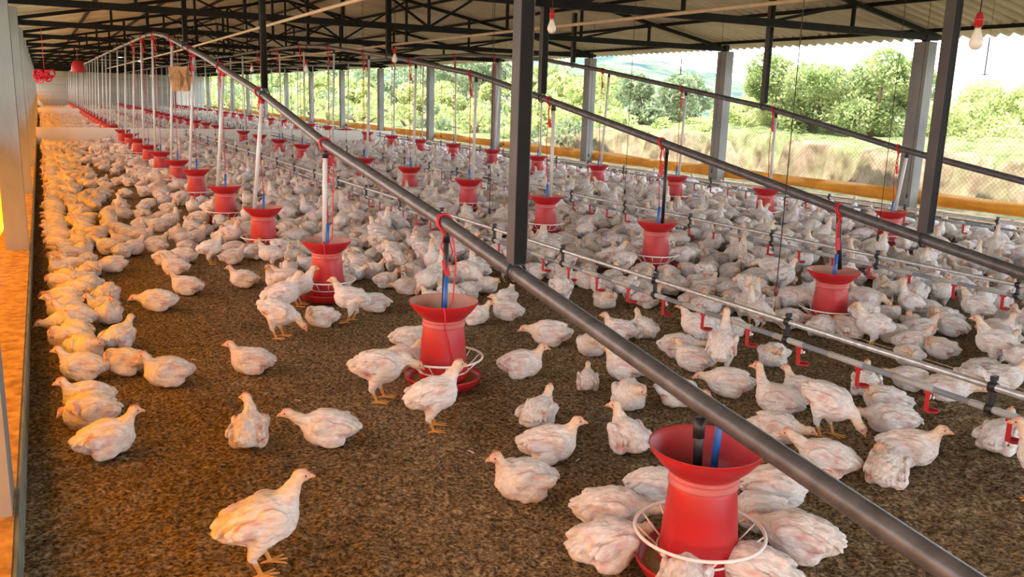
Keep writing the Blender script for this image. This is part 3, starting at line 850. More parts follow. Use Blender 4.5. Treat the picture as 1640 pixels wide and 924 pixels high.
def bird_sdf(P, pose, seed, fat=0.0):
    dz, pit, mid, head, hy, hp, legs = POSES[pose]
    r = random.Random(seed)
    Rb = rotm(0, pit); ctr = np.array([0, 0, .088+dz])
    def B(c): return tuple(Rb@np.array([c[0], c[1], c[2]-.088]) + ctr)
    D = sd_ell(P, B((0, 0, .090)), (.108, .088, .084), Rb)
    D = smin(D, sd_ell(P, B((.045, 0, .080)), (.078, .082, .078), Rb), .03)
    D = smin(D, sd_ell(P, B((-.075, 0, .090)), (.062, .064, .056), rotm(0, pit+.25)), .03)
    # thighs
    if legs is None:
        for s in (1, -1): D = smin(D, sd_ell(P, B((-.015, s*.066, .042)), (.066, .034, .040), Rb), .02)
    # wings
    for s in (1, -1):
        D = smin(D, sd_ell(P, B((.035, s*.080, .118)), (.050, .019, .034), Rb@rotm(s*.12, -.25)), .010)
        D = smin(D, sd_ell(P, B((-.030, s*.083, .104)), (.075, .015, .033), Rb@rotm(-s*.16, .06)), .007)
        D = smin(D, sd_ell(P, B((-.085, s*.070, .112)), (.040, .010, .018), Rb@rotm(-s*.30, .16)), .006)
        D = smin(D, sd_ell(P, B((-.080, s*.068, .094)), (.040, .009, .014), Rb@rotm(-s*.26, .08)), .006)
    # rump tuft and tail feathers
    for k in range(5):
        a = (k-2)*.24
        D = smin(D, sd_ell(P, B((-.136+abs(a)*.02, a*.070, .108+r.uniform(-.008,.010))), (.034, .011, .010), Rb@rotm(PI-a*.8, -.40-.1*r.random())), .008)
    D = smin(D, sd_ell(P, B((-.118, 0, .082)), (.034, .040, .034), Rb), .014)
    for k in range(8):
        x = r.uniform(-.09, .06); a = r.uniform(.3, PI-.3); yy = math.cos(a)*.076; zz = .092+math.sin(a)*.070
        D = smin(D, sd_ell(P, B((x, yy*(1-abs(x)*2), zz-abs(x)*.12)), (.034, .016, .012), Rb@rotm(r.uniform(-.4,.4), r.uniform(-.1,.2))), .010)
    # neck
    b1 = B((.078, 0, .100))
    m_ = (mid[0], mid[1], mid[2]+dz); h_ = (head[0], head[1], head[2]+dz)
    N_ = sd_cap(P, b1, m_, .050, .030); N_ = smin(N_, sd_cap(P, m_, h_, .029, .0215), .014)
    D = smin(D, N_, .028)
    Rh = rotm(hy, hp); hc = np.array(h_)+Rh@np.array([.010, 0, .006])
    H = sd_ell(P, tuple(hc), (.0290, .0225, .0230), Rh)
    H = smin(H, sd_ell(P, tuple(hc+Rh@np.array([.019, 0, -.004])), (.014, .0135, .012), Rh), .008)
    D = smin(D, H, .010)
    D = D - fat
    if legs:
        for s in (1, -1):
            fx = .012 + (.022*s if legs == 'a' else .015*s)
            hip = B((-.010, s*.045, .050)); kn = (fx-.028, s*.042, dz*.74)
            ft = (fx, s*.044, .012)
            D = smin(D, sd_cap(P, hip, kn, .046, .017), .018)
            D = smin(D, sd_cap(P, kn, ft, .0105, .0075), .006)
            for ta in (-.55, 0, .55):
                e_ = (ft[0]+math.cos(ta)*.060, ft[1]+math.sin(ta)*.060, .006)
                D = smin(D, sd_cap(P, (ft[0], ft[1], .010), e_, .0066, .0042), .003)
            D = smin(D, sd_cap(P, (ft[0], ft[1], .010), (ft[0]-.030, ft[1], .006), .0062, .004), .003)
    elif seed % 2:
        for ta in (-.4, 0, .4):
            D = smin(D, sd_cap(P, (.045, .060, .007), (.045+math.cos(ta)*.05, .060+math.sin(ta)*.05, .006), .006, .004), .003)
    return D, hc, Rh, ctr, Rb
def bird_mesh(name, pose, seed, h, fat=0.0, detail=True):
    lo = np.array([-.25, -.15, -.012]); hi = np.array([.32, .15, .50])
    n = np.ceil((hi-lo)/h).astype(int)
    g = [lo[i]+np.arange(n[i])*h for i in range(3)]
    P = np.stack(np.meshgrid(*g, indexing='ij'), -1).reshape(-1, 3).astype(np.float32)
    D, hc, Rh, ctr, Rb = bird_sdf(P, pose, seed, fat)
    if detail:
        near = np.abs(D) < .02
        Pn = P[near]; q = Pn*np.array([.55, 1, 1], np.float32)
        d = vnoise(q+3, 70, seed)*.0060 + vnoise(q+5, 150, seed+1)*.0042 + vnoise(Pn+4, 26, seed+2)*.008
        hd = np.sqrt(((Pn-hc)**2).sum(1)); w_ = np.clip((hd-.03)/.05, .12, 1)
        dz = POSES[pose][0]
        if dz: w_ = w_*np.clip((Pn[:,2]-dz*.75)/.03, 0, 1)
        D[near] += d*w_
    D = np.maximum(D, .001-P[:, 2])
    V, Q = surface_nets(D.reshape(n), lo, h)
    # colours
    L = (V-ctr)@Rb
    hd = np.sqrt(((V-hc)**2).sum(1))
    col = np.tile(WHITE, (len(V), 1))
    def mixin(c, w): 
        nonlocal col
        w = np.clip(w, 0, 1)[:, None]; col = col*(1-w)+c*w
    nz = vnoise(V+7, 22, seed+5); n2 = vnoise(V+9, 45, seed+6)
    mixin(CREAM, .2+nz*.8)
    mixin(PINK, (nz*1.5+n2*.8-.20)*.9)
    rs_ = np.random.RandomState(seed)
    # bare raw flank under the wing tips
    for s in (1, -1):
        c = np.array([-.062, s*.066, -.015+rs_.uniform(-.01,.02)]); d = np.sqrt((((L-c)/np.array([.036,.04,.042]))**2).sum(1)); mixin(RAW if rs_.rand() < .5 else PINK, (1.22-d+n2*1.1)*1.1)
        c = np.array([-.02, s*.085, .035]); d = np.sqrt((((L-c)/np.array([.075,.03,.011]))**2).sum(1)); mixin(PINK, (1.15-d+n2)*.8)
        c = np.array([.02, s*.06, .062]); d = np.sqrt((((L-c)/np.array([.06,.02,.012]))**2).sum(1)); mixin(PINK, (1.1-d+n2)*.6)
    mixin(np.array([.86, .70, .52]), (.095-hd)/.05*.8)
    F_ = (V-hc)@Rh
    mixin(FACE, (.034-hd)/.012*np.clip((F_[:,0]+.004)/.012, 0, 1)*.95)
    dz = POSES[pose][0]
    if dz: mixin(LEG, (dz*.70-.008-V[:,2])/.012)
    else: mixin(LEG, ((V[:,0] > .05) & (V[:,2] < .014) & (V[:,1] > .03)).astype(float)*((V[:,0] > .085)*1.0))
    # grime low on the belly
    if not dz: mixin(np.array([.60, .50, .38]), (.020-V[:,2])/.03*.6)
    return V, Q, col, hc, Rh

def face_parts(hc, Rh, big=1.0):
    """beak, comb, eyes as MBs in bird space"""
    def T(p): return tuple(hc + Rh@np.array(p))
    bk = MB()
    bk.tube([T((.026, 0, -.002)), T((.036, 0, -.003)), T((.046, 0, -.008)), T((.050, 0, -.012))], [.0088, .0068, .0035, .0012], 10)
    bk.tube([T((.026, 0, -.009)), T((.037, 0, -.010)), T((.043, 0, -.012))], [.0065, .0042, .0015], 8)
    cb = MB()
    for k in range(5):
        x = .018-.009*k; hh = [.006, .009, .010, .009, .006][k]*big
        cb.tube([T((x, 0, .014)), T((x-.002, 0, .020+hh))], [.0045, .0018], 6)
    cb.tube([T((.024, 0, .010)), T((.010, 0, .020)), T((-.018, 0, .020))], [.004, .005, .003], 6)
    ey = []
    for s in (1, -1):
        e = MB(); e.ball(T((.012, s*.0185, .003)), .0042, 8); ey.append(e)
    return bk, cb, ey

BS = .86
NEAR = {}
_seed = 3
for pose in POSES:
    vs = []
    for j in range(2):
        _seed += 7
        V, Q, col, hc, Rh = bird_mesh('bird_'+pose, pose, _seed + j, .0042)
        me = np_mesh('broiler_chicken', V, Q, M_fea, col)
        bk, cb, ey = face_parts(hc, Rh, 1.1 if j else .25)
        parts = [('beak', bk.mesh('beak', M_beak)), ('comb', cb.mesh('comb', M_comb)), ('eye', ey[0].mesh('eye', M_eye)), ('eye', ey[1].mesh('eye', M_eye))]
        # medium copy: one mesh, four materials
        V2, Q2, col2, hc2, Rh2 = bird_mesh('birdm_'+pose, pose, _seed + j, .0078, .001)
        vs.append((me, parts, (V2, Q2, col2), face_parts(hc2, Rh2, 1.2)))
    NEAR[pose] = vs
def medium_mesh(dat, fp):
    V, Q, col = dat; bk, cb, ey = fp
    extra = [(bk, (.78, .42, .22)), (cb, (.74, .2, .15)), (ey[0], (.03, .02, .015)), (ey[1], (.03, .02, .015))]
    vs = [tuple(v) for v in V]; fs = [tuple(q) for q in Q]; cs = [tuple(c) for c in col]
    for m_, c in extra:
        b0 = len(vs); vs += m_.v; fs += [tuple(i+b0 for i in f) for f in m_.f]; cs += [c]*len(m_.v)
    me = bpy.data.meshes.new('broiler_chicken'); me.from_pydata(vs, [], [tuple(int(i) for i in f) for f in fs]); me.materials.append(M_fea)
    a = me.color_attributes.new('Col', 'FLOAT_COLOR', 'POINT'); a.data.foreach_set('color', [x for c in cs for x in (c[0], c[1], c[2], 1)])
    me.polygons.foreach_set('use_smooth', [True]*len(me.polygons)); me.update(); return me
MEDIUM = {p: [medium_mesh(v[2], v[3]) for v in NEAR[p]] for p in NEAR}

BIRDS = [
(0.539,2.707,357,'stand',1.12,'large white broiler walking right in the near left foreground, cut off by the photo bottom'),
(0.144,3.945,4,'sit',1.05,'resting cream broiler facing right, the one closest to the low left kerb end'),
(0.100,4.299,200,'tuck',1.05,'round fluffy broiler with a red face crouched just behind the foremost kerb-side bird'),
(0.100,4.557,197,'sit',1.00,'cream broiler with raised tail pressed between the kerb and a round fluffy bird'),
(0.100,4.421,216,'low',0.95,'shaded broiler with lowered head in the kerb corner beside a round fluffy bird'),
(0.721,3.806,67,'back',1.00,'resting white broiler seen from behind with its head turned left, alone on the left litter'),
(1.050,3.685,168,'low2',1.08,'resting white broiler stretching its long neck to the left on the open litter'),
(0.499,4.823,186,'sit',1.05,'resting broiler with a bright red comb facing left on the open litter near the kerb'),
(0.950,4.869,167,'sit',1.00,'resting pink-winged broiler facing left, midway between kerb and second feeder'),
(0.134,5.442,269,'tuck',1.05,'plump broiler facing the camera with its beak tucked down, left of the kerb pair'),
(0.320,5.670,45,'sit',0.98,'resting broiler with a bare red rump, right half of the pair by the kerb'),
(0.100,5.094,173,'sit',1.00,'cream broiler with ruffled red rump leaning on the kerb, third from the front there'),
(0.100,5.524,259,'tuck',0.95,'preening broiler squeezed against the kerb beside the pair on the litter'),
(0.100,6.258,180,'sit',1.05,'smooth cream broiler lying crosswise with its head at the kerb'),
(0.332,6.941,57,'tuck',0.95,'preening broiler with fluffed feathers sitting apart from the kerb row'),
(0.642,6.579,166,'low',1.05,'resting broiler with low head facing left, lower of two lying in line'),
(0.902,7.040,165,'sit',0.98,'resting broiler with raised head facing left, upper of two lying in line'),
(1.358,7.164,169,'sit',0.95,'small looking resting broiler left of the third feeder, facing left'),
(0.921,7.882,165,'sit',0.95,'resting broiler facing left with a folded pink wing, left of the fourth feeder'),
(0.888,9.019,166,'low',0.90,'flat lying broiler facing left in the middle of the left aisle'),
(0.452,8.160,197,'low',0.95,'broiler lying with its chest down just right of the kerb crowd'),
(0.258,8.404,58,'tuck',0.90,'round broiler seen from behind beside the kerb crowd'),
(0.145,8.752,179,'sit',0.95,'orange lit broiler lying on the edge of the kerb crowd'),
(1.269,8.241,9,'stand',0.95,'standing broiler facing right in the aisle left of the fourth feeder'),
(1.458,8.213,0,'sit',0.95,'resting broiler just right of a standing one beside the fourth feeder'),
(1.714,7.775,188,'stand',0.95,'standing pale broiler in front of the fourth feeder pan'),
(1.816,7.539,256,'sit',0.90,'resting broiler facing the camera between the third and fourth feeders'),
(1.255,5.535,332,'peck',1.05,'standing broiler bending its head to the litter, foremost at the third feeder'),
(1.395,6.022,7,'stand',1.10,'standing broiler eating from the left side of the third feeder'),
(1.594,6.347,356,'stand',1.00,'white broiler half hidden behind others left of the third feeder'),
(1.593,5.726,169,'tuck',0.95,'preening pink-necked broiler crouched below the third feeder pan'),
(1.818,5.764,158,'stand',1.05,'standing broiler facing left with its head over the third feeder pan'),
(2.068,5.997,181,'sit',0.95,'broiler resting behind a standing one right of the third feeder'),
(1.546,3.653,359,'stand',1.10,'upright broiler with yellow legs standing in front of the second feeder'),
(1.447,4.141,345,'eat',1.15,'white broiler standing on yellow legs reaching its head into the second feeder from the left'),
(1.742,4.592,331,'sit',1.00,'white broiler partly hidden behind the one feeding left of the second feeder'),
(1.950,5.000,339,'tuck',0.95,'white broiler lying behind the left side of the second feeder guard'),
(2.335,4.220,325,'sit',1.05,'resting pink-backed broiler facing right, to the right of the second feeder'),
(2.875,5.430,144,'sit',0.95,'resting broiler with raised head facing left, behind and right of the second feeder'),
(2.602,5.404,329,'sit',0.90,'resting broiler facing right just behind the second feeder funnel'),
(2.828,4.738,149,'low',1.10,'long low broiler stretched left on the litter left of the slanting pipe'),
(2.947,4.433,216,'tuck',0.95,'ball shaped broiler with hidden head beside the slanting pipe'),
(2.562,3.867,58,'sit',0.72,'small young broiler sitting with its back to the camera, head a thin upright peg'),
(2.029,3.480,32,'sit',0.98,'resting broiler with red comb, topmost of three left of the nearest feeder'),
(1.876,3.117,331,'sit',1.08,'resting white broiler facing right, middle of three left of the nearest feeder'),
(1.599,2.835,176,'sit',1.08,'resting broiler looking left, lowest of the three left of the nearest feeder'),
(2.262,3.057,84,'back',1.00,'broiler looking left with a dark feather beside its beak, behind the nearest feeder'),
(2.599,3.532,234,'tuck',1.05,'plump broiler facing the camera next to the slanting pipe'),
(2.870,3.948,136,'sit',1.00,'resting broiler with raised head touching the left side of the slanting pipe'),
(2.874,3.465,295,'low',1.00,'broiler with a bare pink flank half covered by the slanting pipe'),
(3.240,3.488,140,'low',1.05,'lying broiler with its orange face low, below the upright necked bird'),
(3.466,3.812,42,'tall',1.05,'tall upright broiler with stretched neck seen from behind, near a red drinker cup'),
(3.360,3.931,137,'sit',0.98,'resting broiler lying just left of the upright necked bird'),
(3.451,4.197,323,'low',1.00,'broiler lying behind a resting one, its tail toward the slanting pipe'),
(3.877,3.809,204,'tuck',0.98,'ball shaped broiler with hidden head under the near drinker line'),
(3.509,4.641,83,'sit',0.95,'resting broiler with its neck up just right of the slanting pipe'),
(3.330,4.663,142,'sit',0.95,'white broiler lying directly behind the slanting pipe, facing left'),
(3.284,3.155,132,'tall2',1.05,'resting broiler with a long upright neck looking left, right of the slanting pipe'),
(3.259,2.817,289,'peck',1.10,'standing broiler pecking down to the right at the litter'),
(3.530,3.233,102,'sit',0.95,'pale headed broiler peering over the back of two others'),
(2.975,2.858,300,'low',1.00,'broiler with orange face emerging from behind the slanting pipe'),
(2.918,2.490,126,'low2',1.05,'broiler lying with its head to the left, close to the slanting pipe'),
(2.479,2.360,310,'low2',1.12,'large white broiler reaching right under the slanting pipe, right of the nearest feeder'),
(3.067,2.301,31,'tuck',1.00,'ruffled broiler with a bare pink rump seen from behind on open litter'),
(3.362,2.426,298,'sit',1.08,'resting white broiler with its head turned right, above the ruffled one'),
(3.601,2.717,145,'low',1.05,'broiler stretching its beak down left toward the pecking bird'),
(3.816,2.924,125,'tuck',1.00,'white broiler resting its back under the near drinker line'),
(3.876,2.341,13,'sit',1.00,'broiler lying behind the rightmost drinker cup with one yellow foot out'),
(3.557,1.916,120,'stand',1.10,'white broiler cut off by the right edge of the photo'),
(3.947,3.162,44,'sit',0.95,'broiler resting behind the third drinker cup from the right'),
(4.293,3.150,126,'low',0.90,'broiler with spread white wing between the two near pipes'),
(4.334,2.939,304,'low',1.00,'broiler lying flat below the support pipe at the right'),
(4.798,2.935,316,'sit',1.00,'broiler with raised head looking right beside the black pipe clamp'),
(4.423,4.653,44,'tall',0.98,'white broiler standing with its back turned beyond the near drinker line'),
(3.681,4.293,141,'stand',0.98,'standing broiler facing left between two red drinker cups'),
(5.002,3.695,320,'sit',0.98,'resting broiler facing right with its neck up, right of the feeder by the drinker pipe'),
(4.821,3.862,139,'stand',1.00,'bulky white broiler bent forward right of the feeder by the drinker pipe'),
(5.131,3.199,112,'stand',1.08,'standing broiler with one outstretched yellow foot at the right edge'),
(5.639,3.871,122,'sit',0.98,'resting broiler facing left between the feeder and the right edge'),
(6.043,3.959,108,'stand',1.00,'standing white broiler looking left under the middle drinker line'),
(1.607,2.259,357,'low',1.10,'white broiler feeding at the near left side of the nearest feeder'),
(1.761,2.462,322,'low',1.12,'long feathered broiler reaching right into the nearest feeder guard'),
(2.062,2.582,321,'tuck',0.95,'small white broiler behind the left rim of the nearest feeder'),
(2.269,2.014,124,'low',1.10,'grey white broiler with upturned tail feeding at the right of the nearest feeder'),
(1.955,1.907,119,'low',1.10,'white broiler feeding in front of the nearest feeder, cut off by the photo bottom'),
(1.699,1.952,44,'low',1.00,'top of a fluffy broiler in front of the nearest feeder at the photo bottom'),
(2.291,2.236,149,'low',0.95,'broiler showing a red face behind the right side of the nearest feeder'),
]
def place(o, x, y, head, sc, tilt=0.0):
    o.location = (x, y, -.002); o.rotation_euler = (0, tilt, math.radians(head)); o.scale = (sc, sc, sc)
taken = []
for i, (x, y, hd, pose, sc, lab) in enumerate(BIRDS):
    me, parts, _, _ = NEAR[pose][i % 2]
    o = link('broiler_chicken', me); place(o, x, y, hd, sc*BS)
    for nme, pm_ in parts: link(nme, pm_, o)
    finish(o, lab, 'chicken', 'individually visible broilers in the foreground')
    r_ = .12*sc; taken.append((x, y, r_))

def project(x, y, z):
    d = Vector((x, y, z-CAM['h'])); zz = d.dot(Fv)
    if zz < .1: return None
    return 820+CAM['f']*d.dot(Rv)/zz, 462-CAM['f']*d.dot(Uv)/zz, zz

def density(x, y):
    if 26.6 < y < 27.2 or 52.9 < y < 53.5: return 0
    if x < .32: return 1.0 if y > 4.9 else 0
    if y < 8.3 and x < 1.6: return 0
    if y > 7 and .32 < x < .50: return .45
    wob = .5+.5*math.sin(x*2.1+y*.83)*math.sin(y*.47-x*1.3)
    if x < 1.45:
        if y < 11: return .30
        if y < 14: return .36
        if y < 26: return .08+.42*wob
        if y < 30: return .9
        return .95
    if x < 2.4:
        if y < 6.9: return 0
        return .38 if y < 8 else (.55 if y < 20 else .8)
    if y < 5.3:
        if x > 4.6 and y > 2.5: return .55
        if x > 3.9 and y > 4.2: return .55
        return 0
    if y < 6.5: return (.35 if x < 3.9 else .7)
    return .90
rg = random.Random(21)
cand = []
# rings of feeding birds
for (fx, fy) in feeder_pos:
    if fy > 40 or (fx < 2 and fy < 5): continue
    n = 9 if fy > 7 else 7
    for k in range(n):
        a = 2*PI*k/n + rg.uniform(-.2, .2)
        if fx < 2 and fy < 7 and math.sin(a) < .2: continue
        x = fx+math.cos(a)*.32; y = fy+math.sin(a)*.32
        pose = rg.choice(['stand', 'eat', 'eat', 'low', 'sit', 'tuck'] if math.sin(a) > -.2 else ['low', 'sit', 'tuck', 'low'])
        if pose == 'stand': x = fx+math.cos(a)*.40; y = fy+math.sin(a)*.40
        cand.append((x, y, math.degrees(a)+180+rg.uniform(-18, 18), pose, rg.uniform(.92, 1.06), 'ring'))
def grid_fill():
    y = 2.4; row = 0
    while y < 71.5:
        st = .192 if y > 6 else .205
        x = -.02 + (row % 2)*st*.5
        while x < 10.42:
            xx = x+rg.uniform(-.055, .055); yy = y+rg.uniform(-.055, .055)
            if xx < .32: xx = max(xx, .05)
            xx = min(xx, 10.30)
            if rg.random() < density(xx, yy):
                if xx < .32: pose = rg.choice(['sit', 'tuck', 'low', 'sit', 'back']); hd = rg.choice([150, 190, 210, 170, 120, 200]) if xx < .2 else rg.uniform(90, 290)
                else:
                    pose = rg.choice((['sit', 'low', 'tuck', 'tuck', 'back', 'low2', 'stand', 'low', 'peck', 'sit'] if xx < 2.6 else ['sit', 'sit', 'low', 'tuck', 'tuck', 'back', 'low2', 'low', 'stand', 'tall', 'peck', 'eat']) if xx > 1.5 else ['sit', 'low', 'tuck', 'back', 'sit', 'low', 'low2', 'sit'])
                    hd = rg.uniform(0, 360)
                cand.append((xx, yy, hd, pose, rg.uniform(.86, 1.06), 'fill'))
            x += st
        y += st*.9; row += 1
grid_fill()
cells = {}
def free(x, y, r):
    cx, cy_ = int(x//.5), int(y//.5)
    for i in (-1, 0, 1):
        for j in (-1, 0, 1):
            for (a, b_, q) in cells.get((cx+i, cy_+j), ()):
                if (a-x)**2+(b_-y)**2 < (r+q)**2: return False
    return True
def occupy(x, y, r): cells.setdefault((int(x//.5), int(y//.5)), []).append((x, y, r))
for t in taken: occupy(t[0], t[1], .09)
for f in feeder_pos: occupy(f[0], f[1], .165)
crowd = []
for c in cand:
    r_ = .079
    if c[1] < 72 and free(c[0], c[1], r_):
        crowd.append(c); occupy(c[0], c[1], r_)
def inview(c):
    p = project(c[0], c[1], .1)
    return p is not None and -40 < p[0] < 1680 and -40 < p[1] < 990
vis = [c for c in crowd if inview(c)]
# measured against where the photo sees them: nearest first
vis.sort(key=lambda c: project(c[0], c[1], .1)[2])
NIND = 298 - len(BIRDS)
PW = {'sit': 'resting alert broiler', 'low': 'lying broiler', 'low2': 'outstretched broiler', 'tuck': 'huddled broiler',
      'back': 'backward looking broiler', 'stand': 'standing broiler', 'tall': 'upright broiler', 'eat': 'forward bent broiler', 'peck': 'pecking broiler', 'tall2': 'long necked broiler'}
def near_what(x, y):
    best = min(((abs(fx-x)**2+abs(fy-y)**2), fx, fy) for fx, fy in feeder_pos)
    fx, fy = best[1], best[2]
    k = [q for q in feeder_pos if q[0] == fx].index((fx, fy))
    side = 'in front of' if y < fy-.3 else ('behind' if y > fy+.3 else ('left of' if x < fx else 'right of'))
    if x < .34: return 'against the left kerb opposite the %s feeder' % ORD[k]
    if x < 1.2: return 'in the left aisle opposite the %s feeder' % ORD[k]
    if best[0] < .5**2: return 'just %s the %s feeder of the %s row' % (side, ORD[k], ROWN[fx])
    return '%s the %s feeder of the %s row' % (side, ORD[k], ROWN[fx])
for i, c in enumerate(vis[:NIND]):
    o = link('broiler_chicken', MEDIUM[c[3]][i % 2]); place(o, c[0], c[1], c[2], c[4]*BS)
    lab = PW[c[3]] + ' ' + near_what(c[0], c[1])
    finish(o, lab, 'chicken', lab.replace('broiler', 'broilers', 1))
# the rest: one uncountable crowd
LOW = {}
for p in POSES:
    LOW[p] = []
    for (h, fat) in ((.014, .002), (.026, .005)):
        V, Q, col, _, _ = bird_mesh('low', p, 31, h, fat, detail=False)
        LOW[p].append((V, Q, col))
Vs, Qs, Cs = [], [], []; base = 0
rest = vis[NIND:]
for c in rest:
    d = project(c[0], c[1], .1)[2]
    V, Q, col = LOW[c[3]][0 if d < 17 else 1]
    a = math.radians(c[2]); R_ = np.array([[math.cos(a), -math.sin(a), 0], [math.sin(a), math.cos(a), 0], [0, 0, 1]])
    s_ = c[4]*BS
    Vs.append(V@R_.T*s_ + np.array([c[0], c[1], -.002])); Qs.append(Q+base); base += len(V)
    Cs.append(col*rg.uniform(.84, 1.02)*np.array([1, rg.uniform(.95, 1), rg.uniform(.90, 1)]))
o = link('chicken_crowd', np_mesh('chicken_crowd', np.concatenate(Vs), np.concatenate(Qs), M_fea, np.concatenate(Cs)))
finish(o, 'dense crowd of white broilers filling the middle and far end of the shed', 'chickens', None, 'stuff')
print('BIRDS', len(BIRDS), 'vis', len(vis), 'crowd verts', base)

# dark feather beside one beak
b = MB(); b.tube([(0, 0, 0), (.03, .005, .006), (.06, 0, .004)], [.004, .009, .002], 6)
o = b.build('dark_feather', M_cord)
o.location = (2.063, 2.925, .22); o.rotation_euler = (0, .1, 2.4)
finish(o, 'small dark feather held beside the beak of a resting broiler', 'feather')
# light scraps on the litter
for i, (x, y) in enumerate([(.85, 3.35), (1.6, 3.3), (2.0, 3.05), (1.05, 4.3), (2.35, 2.6), (.7, 5.2)]):
    b = MB(); b.beam((0, 0, .004), (.035, .01, .006), .006, .002)
    o = b.build('loose_feather', M_cloth); o.location = (x, y, .004); o.rotation_euler = (0, 0, i*1.7)
    finish(o, 'tiny white feather lying on the brown litter', 'feather', 'tiny white feathers scattered on the litter')

# ------------------------------------------------------------------ outdoors
def terr_z(P):
    x, y = P[:,0], P[:,1]
    n = vnoise(P, .9, 9); n2 = vnoise(P, 3.2, 10); n3 = vnoise(P, .12, 12)
    edge = 13.7 + n*1.5 + n2*.6
    bank = np.clip((27-y)/6, 0, 1)*.80 + .06
    hgt = bank + n*.22
    t = np.clip((x-edge)/.38, 0, 1); t = t*t*(3-2*t)
    z = .02 + t*hgt + np.clip(x-15, 0, 20)*.045*np.clip((30-y)/10, .25, 1) + n2*.06*t + n3*.2*np.clip((x-14)/4, 0, 1)
    return z
def terr_c(P):
    x, y, z = P.T
    n2 = vnoise(P, 3.2, 10); n = vnoise(P, .9, 9)
    edge = 13.7 + n*1.5 + n2*.6
    w_ = np.clip(1-np.abs(x-edge-.15)/.75 + vnoise(P, 5, 4)*.6, 0, 1)*np.clip((27-y)/5, 0, 1)
    w_ = np.where(x < 13.8, np.maximum(w_, .6), w_)
    g = np.array([.20, .235, .10]); e_ = np.array([.25, .18, .125])
    return g[None]*(1-w_[:,None]) + e_[None]*w_[:,None]
tx = np.concatenate([np.linspace(11.3, 18, 110), np.linspace(18.4, 90, 70)]); ty = np.concatenate([np.linspace(-6, 32, 260), np.linspace(32.5, 260, 130)])
def terr_full(P):
    z = terr_z(P); n = np.sqrt(P[:,0]**2+P[:,1]**2)
    return z + vnoise(P, 7, 3)*.05
struct(link('ground_right', grid_mesh('ground_right', tx, ty, terr_full, M_terr, terr_c)))
gl = grid_mesh('ground_left', np.linspace(-60, -.52, 12), np.linspace(-40, 100, 12), lambda P: P[:,0]*0-.02, M_terr, lambda P: np.tile(np.array([.30, .30, .22]), (len(P), 1)))
struct(link('ground_left', gl))
gf = grid_mesh('ground_front', np.linspace(-.75, 40, 12), np.linspace(-40, -8, 12), lambda P: P[:,0]*0-.02, M_terr, lambda P: np.tile(np.array([.48, .42, .30]), (len(P), 1)))
struct(link('ground_front', gf))
def hill_z(P):
    x, y = P[:,0], P[:,1]; a = y/np.maximum(x, 1)
    H = np.interp(a, [.4, .9, 1.16, 1.5, 2.4, 5, 9], [3, 4.5, 7.5, 16, 19, 23, 20])
    t = np.clip((x-55)/95, 0, 1)
    return -1 + H*1.05*(t**.8) + vnoise(P, .045, 14)*5*t + vnoise(P, .16, 15)*2.2*t
hx = np.linspace(52, 260, 90); hy = np.linspace(20, 900, 200)
o = link('hillside', grid_mesh('hillside', hx, hy, hill_z, M_hill)); finish(o, 'hazy wooded hillside rising behind the shed opening', 'hill')

def crown_mesh(seed, n, leaf, blobs):
    r = np.random.RandomState(seed); P = []
    bl = np.array(blobs); k = r.randint(0, len(bl), n)
    d = r.normal(size=(n, 3)); d /= np.linalg.norm(d, axis=1)[:, None]; rad = r.uniform(.55, 1.05, n)**.6
    c = bl[k, :3] + d*rad[:, None]*bl[k, 3:4]*np.array([1, 1, .85])
    u = r.normal(size=(n, 3)); u /= np.linalg.norm(u, axis=1)[:, None]; v = np.cross(u, r.normal(size=(n, 3))); v /= np.linalg.norm(v, axis=1)[:, None]
    s = leaf*r.uniform(.6, 1.3, n)[:, None]
    V = np.stack([c-u*s, c+v*s*.5, c+u*s, c-v*s*.5], 1).reshape(-1, 3)
    Q = np.arange(4*n).reshape(n, 4)
    return V, Q
def tree(name, x, y, z, blobs, leaf, n, m, label, cat, seed, trunk=True, group=None):
    e = empty(name, (x, y, z))
    V, Q = crown_mesh(seed, n, leaf, blobs)
    link('foliage', np_mesh('foliage', V, Q, m, smooth=False), e)
    b = MB(); rr = random.Random(seed)
    for q in blobs[:5]:
        b.tube([(0, 0, -.4), (q[0]*.3, q[1]*.3, q[2]*.4), (q[0]*.9, q[1]*.9, q[2])], [.05+q[3]*.05, .04+q[3]*.03, .02], 7)
    b.build('trunk' if trunk else 'stem', M_bark, e)
    finish(e, label, cat, group)
def blobset(seed, n, w, h, r):
    q = random.Random(seed); return [(q.uniform(-w, w), q.uniform(-w, w), h*q.uniform(.3, 1), r*q.uniform(.6, 1.1)) for _ in range(n)]
# the big bush on the bank
def wideblobs(seed, n, wx, wy, h, r):
    q = random.Random(seed); return [(q.uniform(-wx, wx), q.uniform(-wy, wy), h*q.uniform(.05, 1), r*q.uniform(.55, 1.1)) for _ in range(n)]
tree('leafy_bush', 18.2, 17.4, .6, wideblobs(1, 22, 1.2, 1.5, 1.95, .62), .062, 17000, M_leaf[0], 'big leafy bush on the bank left of the nearest right column', 'bush', 1, False)
tree('leafy_bush', 18.8, 20.2, .5, wideblobs(2, 14, 1.0, 1.2, 1.35, .55), .062, 9000, M_leaf[1], 'yellow green bush at the left of the big leafy bush', 'bush', 2, False)
tree('leafy_bush', 18.0, 15.1, .6, wideblobs(3, 16, 1.0, 1.0, 2.0, .58), .062, 12000, M_leaf[0], 'dense green bush just left of the nearest right concrete column', 'bush', 3, False)
tree('leafy_bush', 18.2, 13.0, .5, wideblobs(4, 10, .8, .8, 1.0, .5), .06, 6000, M_leaf[1], 'low green bush seen between the concrete column and the steel post', 'bush', 4, False)
tree('leafy_bush', 26, 15.6, .7, wideblobs(6, 12, 1.8, 2.2, 1.5, .75), .08, 9000, M_leaf[1], 'pale green bush at the right edge of the photo', 'bush', 6, False)
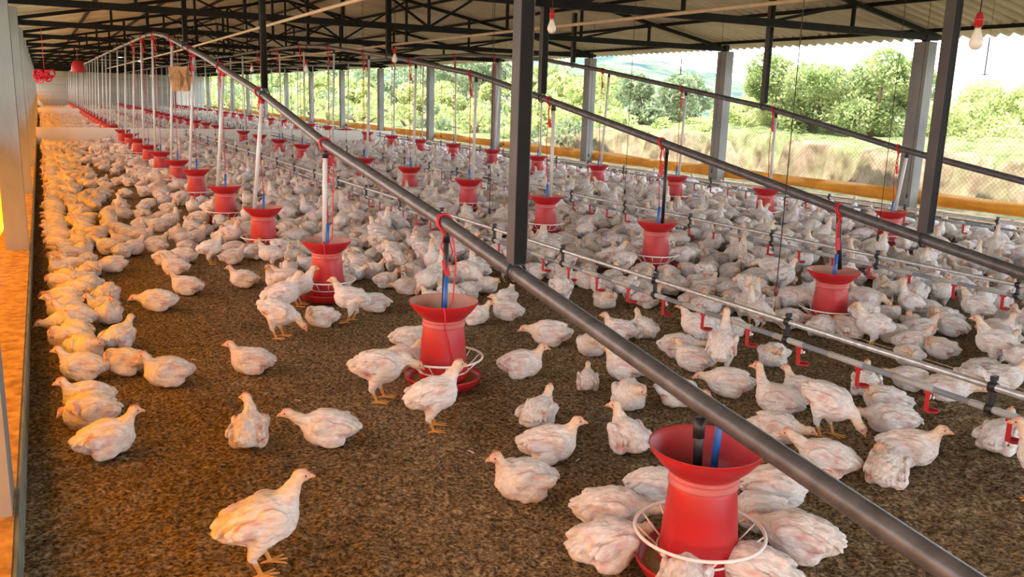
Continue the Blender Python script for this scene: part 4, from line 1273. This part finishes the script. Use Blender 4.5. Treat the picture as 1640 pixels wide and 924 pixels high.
for i, (x, y, s) in enumerate([(16.2, 20.5, .4), (15.6, 23.0, .45), (15.6, 18.2, .3), (16.5, 26.5, .5), (19, 32, .7), (15.4, 10.6, .22), (15.3, 9.2, .2)]):
    tree('leafy_bush', x, y, .55, blobset(40+i, 6, s*1.2, s*1.3, s), .06, 1500, M_leaf[1], 'small yellow green shrub on the bank crest, %s from the left' % ['fifth','fourth','sixth','second','first','seventh','eighth'][i], 'bush', 40+i, False, 'shrubs on the bank')
for i, y in enumerate([25, 29, 33.5, 38, 43, 48.5, 55, 62, 70, 80, 92, 106]):
    tree('leafy_bush', 15.2+(i*1.7) % 2.6, y, .1, wideblobs(90+i, 8, .9+.03*y, 1.0+.05*y, .5+.012*y, .42+.006*y), .05+.0012*y, 1800, M_leaf[1 if i % 3 else 2], 'roadside shrub behind the orange tarpaulin about %d metres off' % y, 'bush', 90+i, False, 'shrubs beyond the right ledge')
# trees seen through the far openings
TL = ['pale yellow green tree', 'feathery dull green tree', 'bushy green tree']
tr = [(26, 40, 3.2, 1), (27, 47, 4.0, 0), (24, 52, 2.6, 1), (30, 58, 5.2, 2), (26, 62, 2.8, 1), (31, 70, 5.5, 2), (25, 76, 3.0, 1), (31, 84, 6.0, 2), (24, 90, 3.6, 1), (30, 100, 6.5, 2), (25, 112, 4.5, 0), (31, 128, 7, 2), (24, 135, 5, 1), (28, 160, 8, 2), (22, 66, 2.0, 1), (40, 52, 4, 2), (44, 66, 4.6, 0), (22, 34, 1.6, 1), (34, 46, 3.4, 2), (38, 90, 7, 2), (38, 115, 7, 0)]
for i, (x, y, hgt, mi) in enumerate(tr):
    tree('distant_tree', x, y, .0, blobset(60+i, 9, hgt*.55, hgt*.8, hgt*.33), .10+hgt*.022, 3600, M_leaf[mi],
         '%s about %d metres beyond the right side openings' % (TL[{1:0, 2:1, 0:2}[mi]], round(math.hypot(x, y))), 'tree', 60+i, True, 'trees beyond the right side openings')
# thin leaning pole outside
b = MB(); b.tube([(13.0, 25.2, 1.59), (13.0, 23.9, .88)], .022, 6); finish(b.build('leaning_pole', M_conc), 'thin grey pole leaning outside just left of the broad steel post', 'pole')
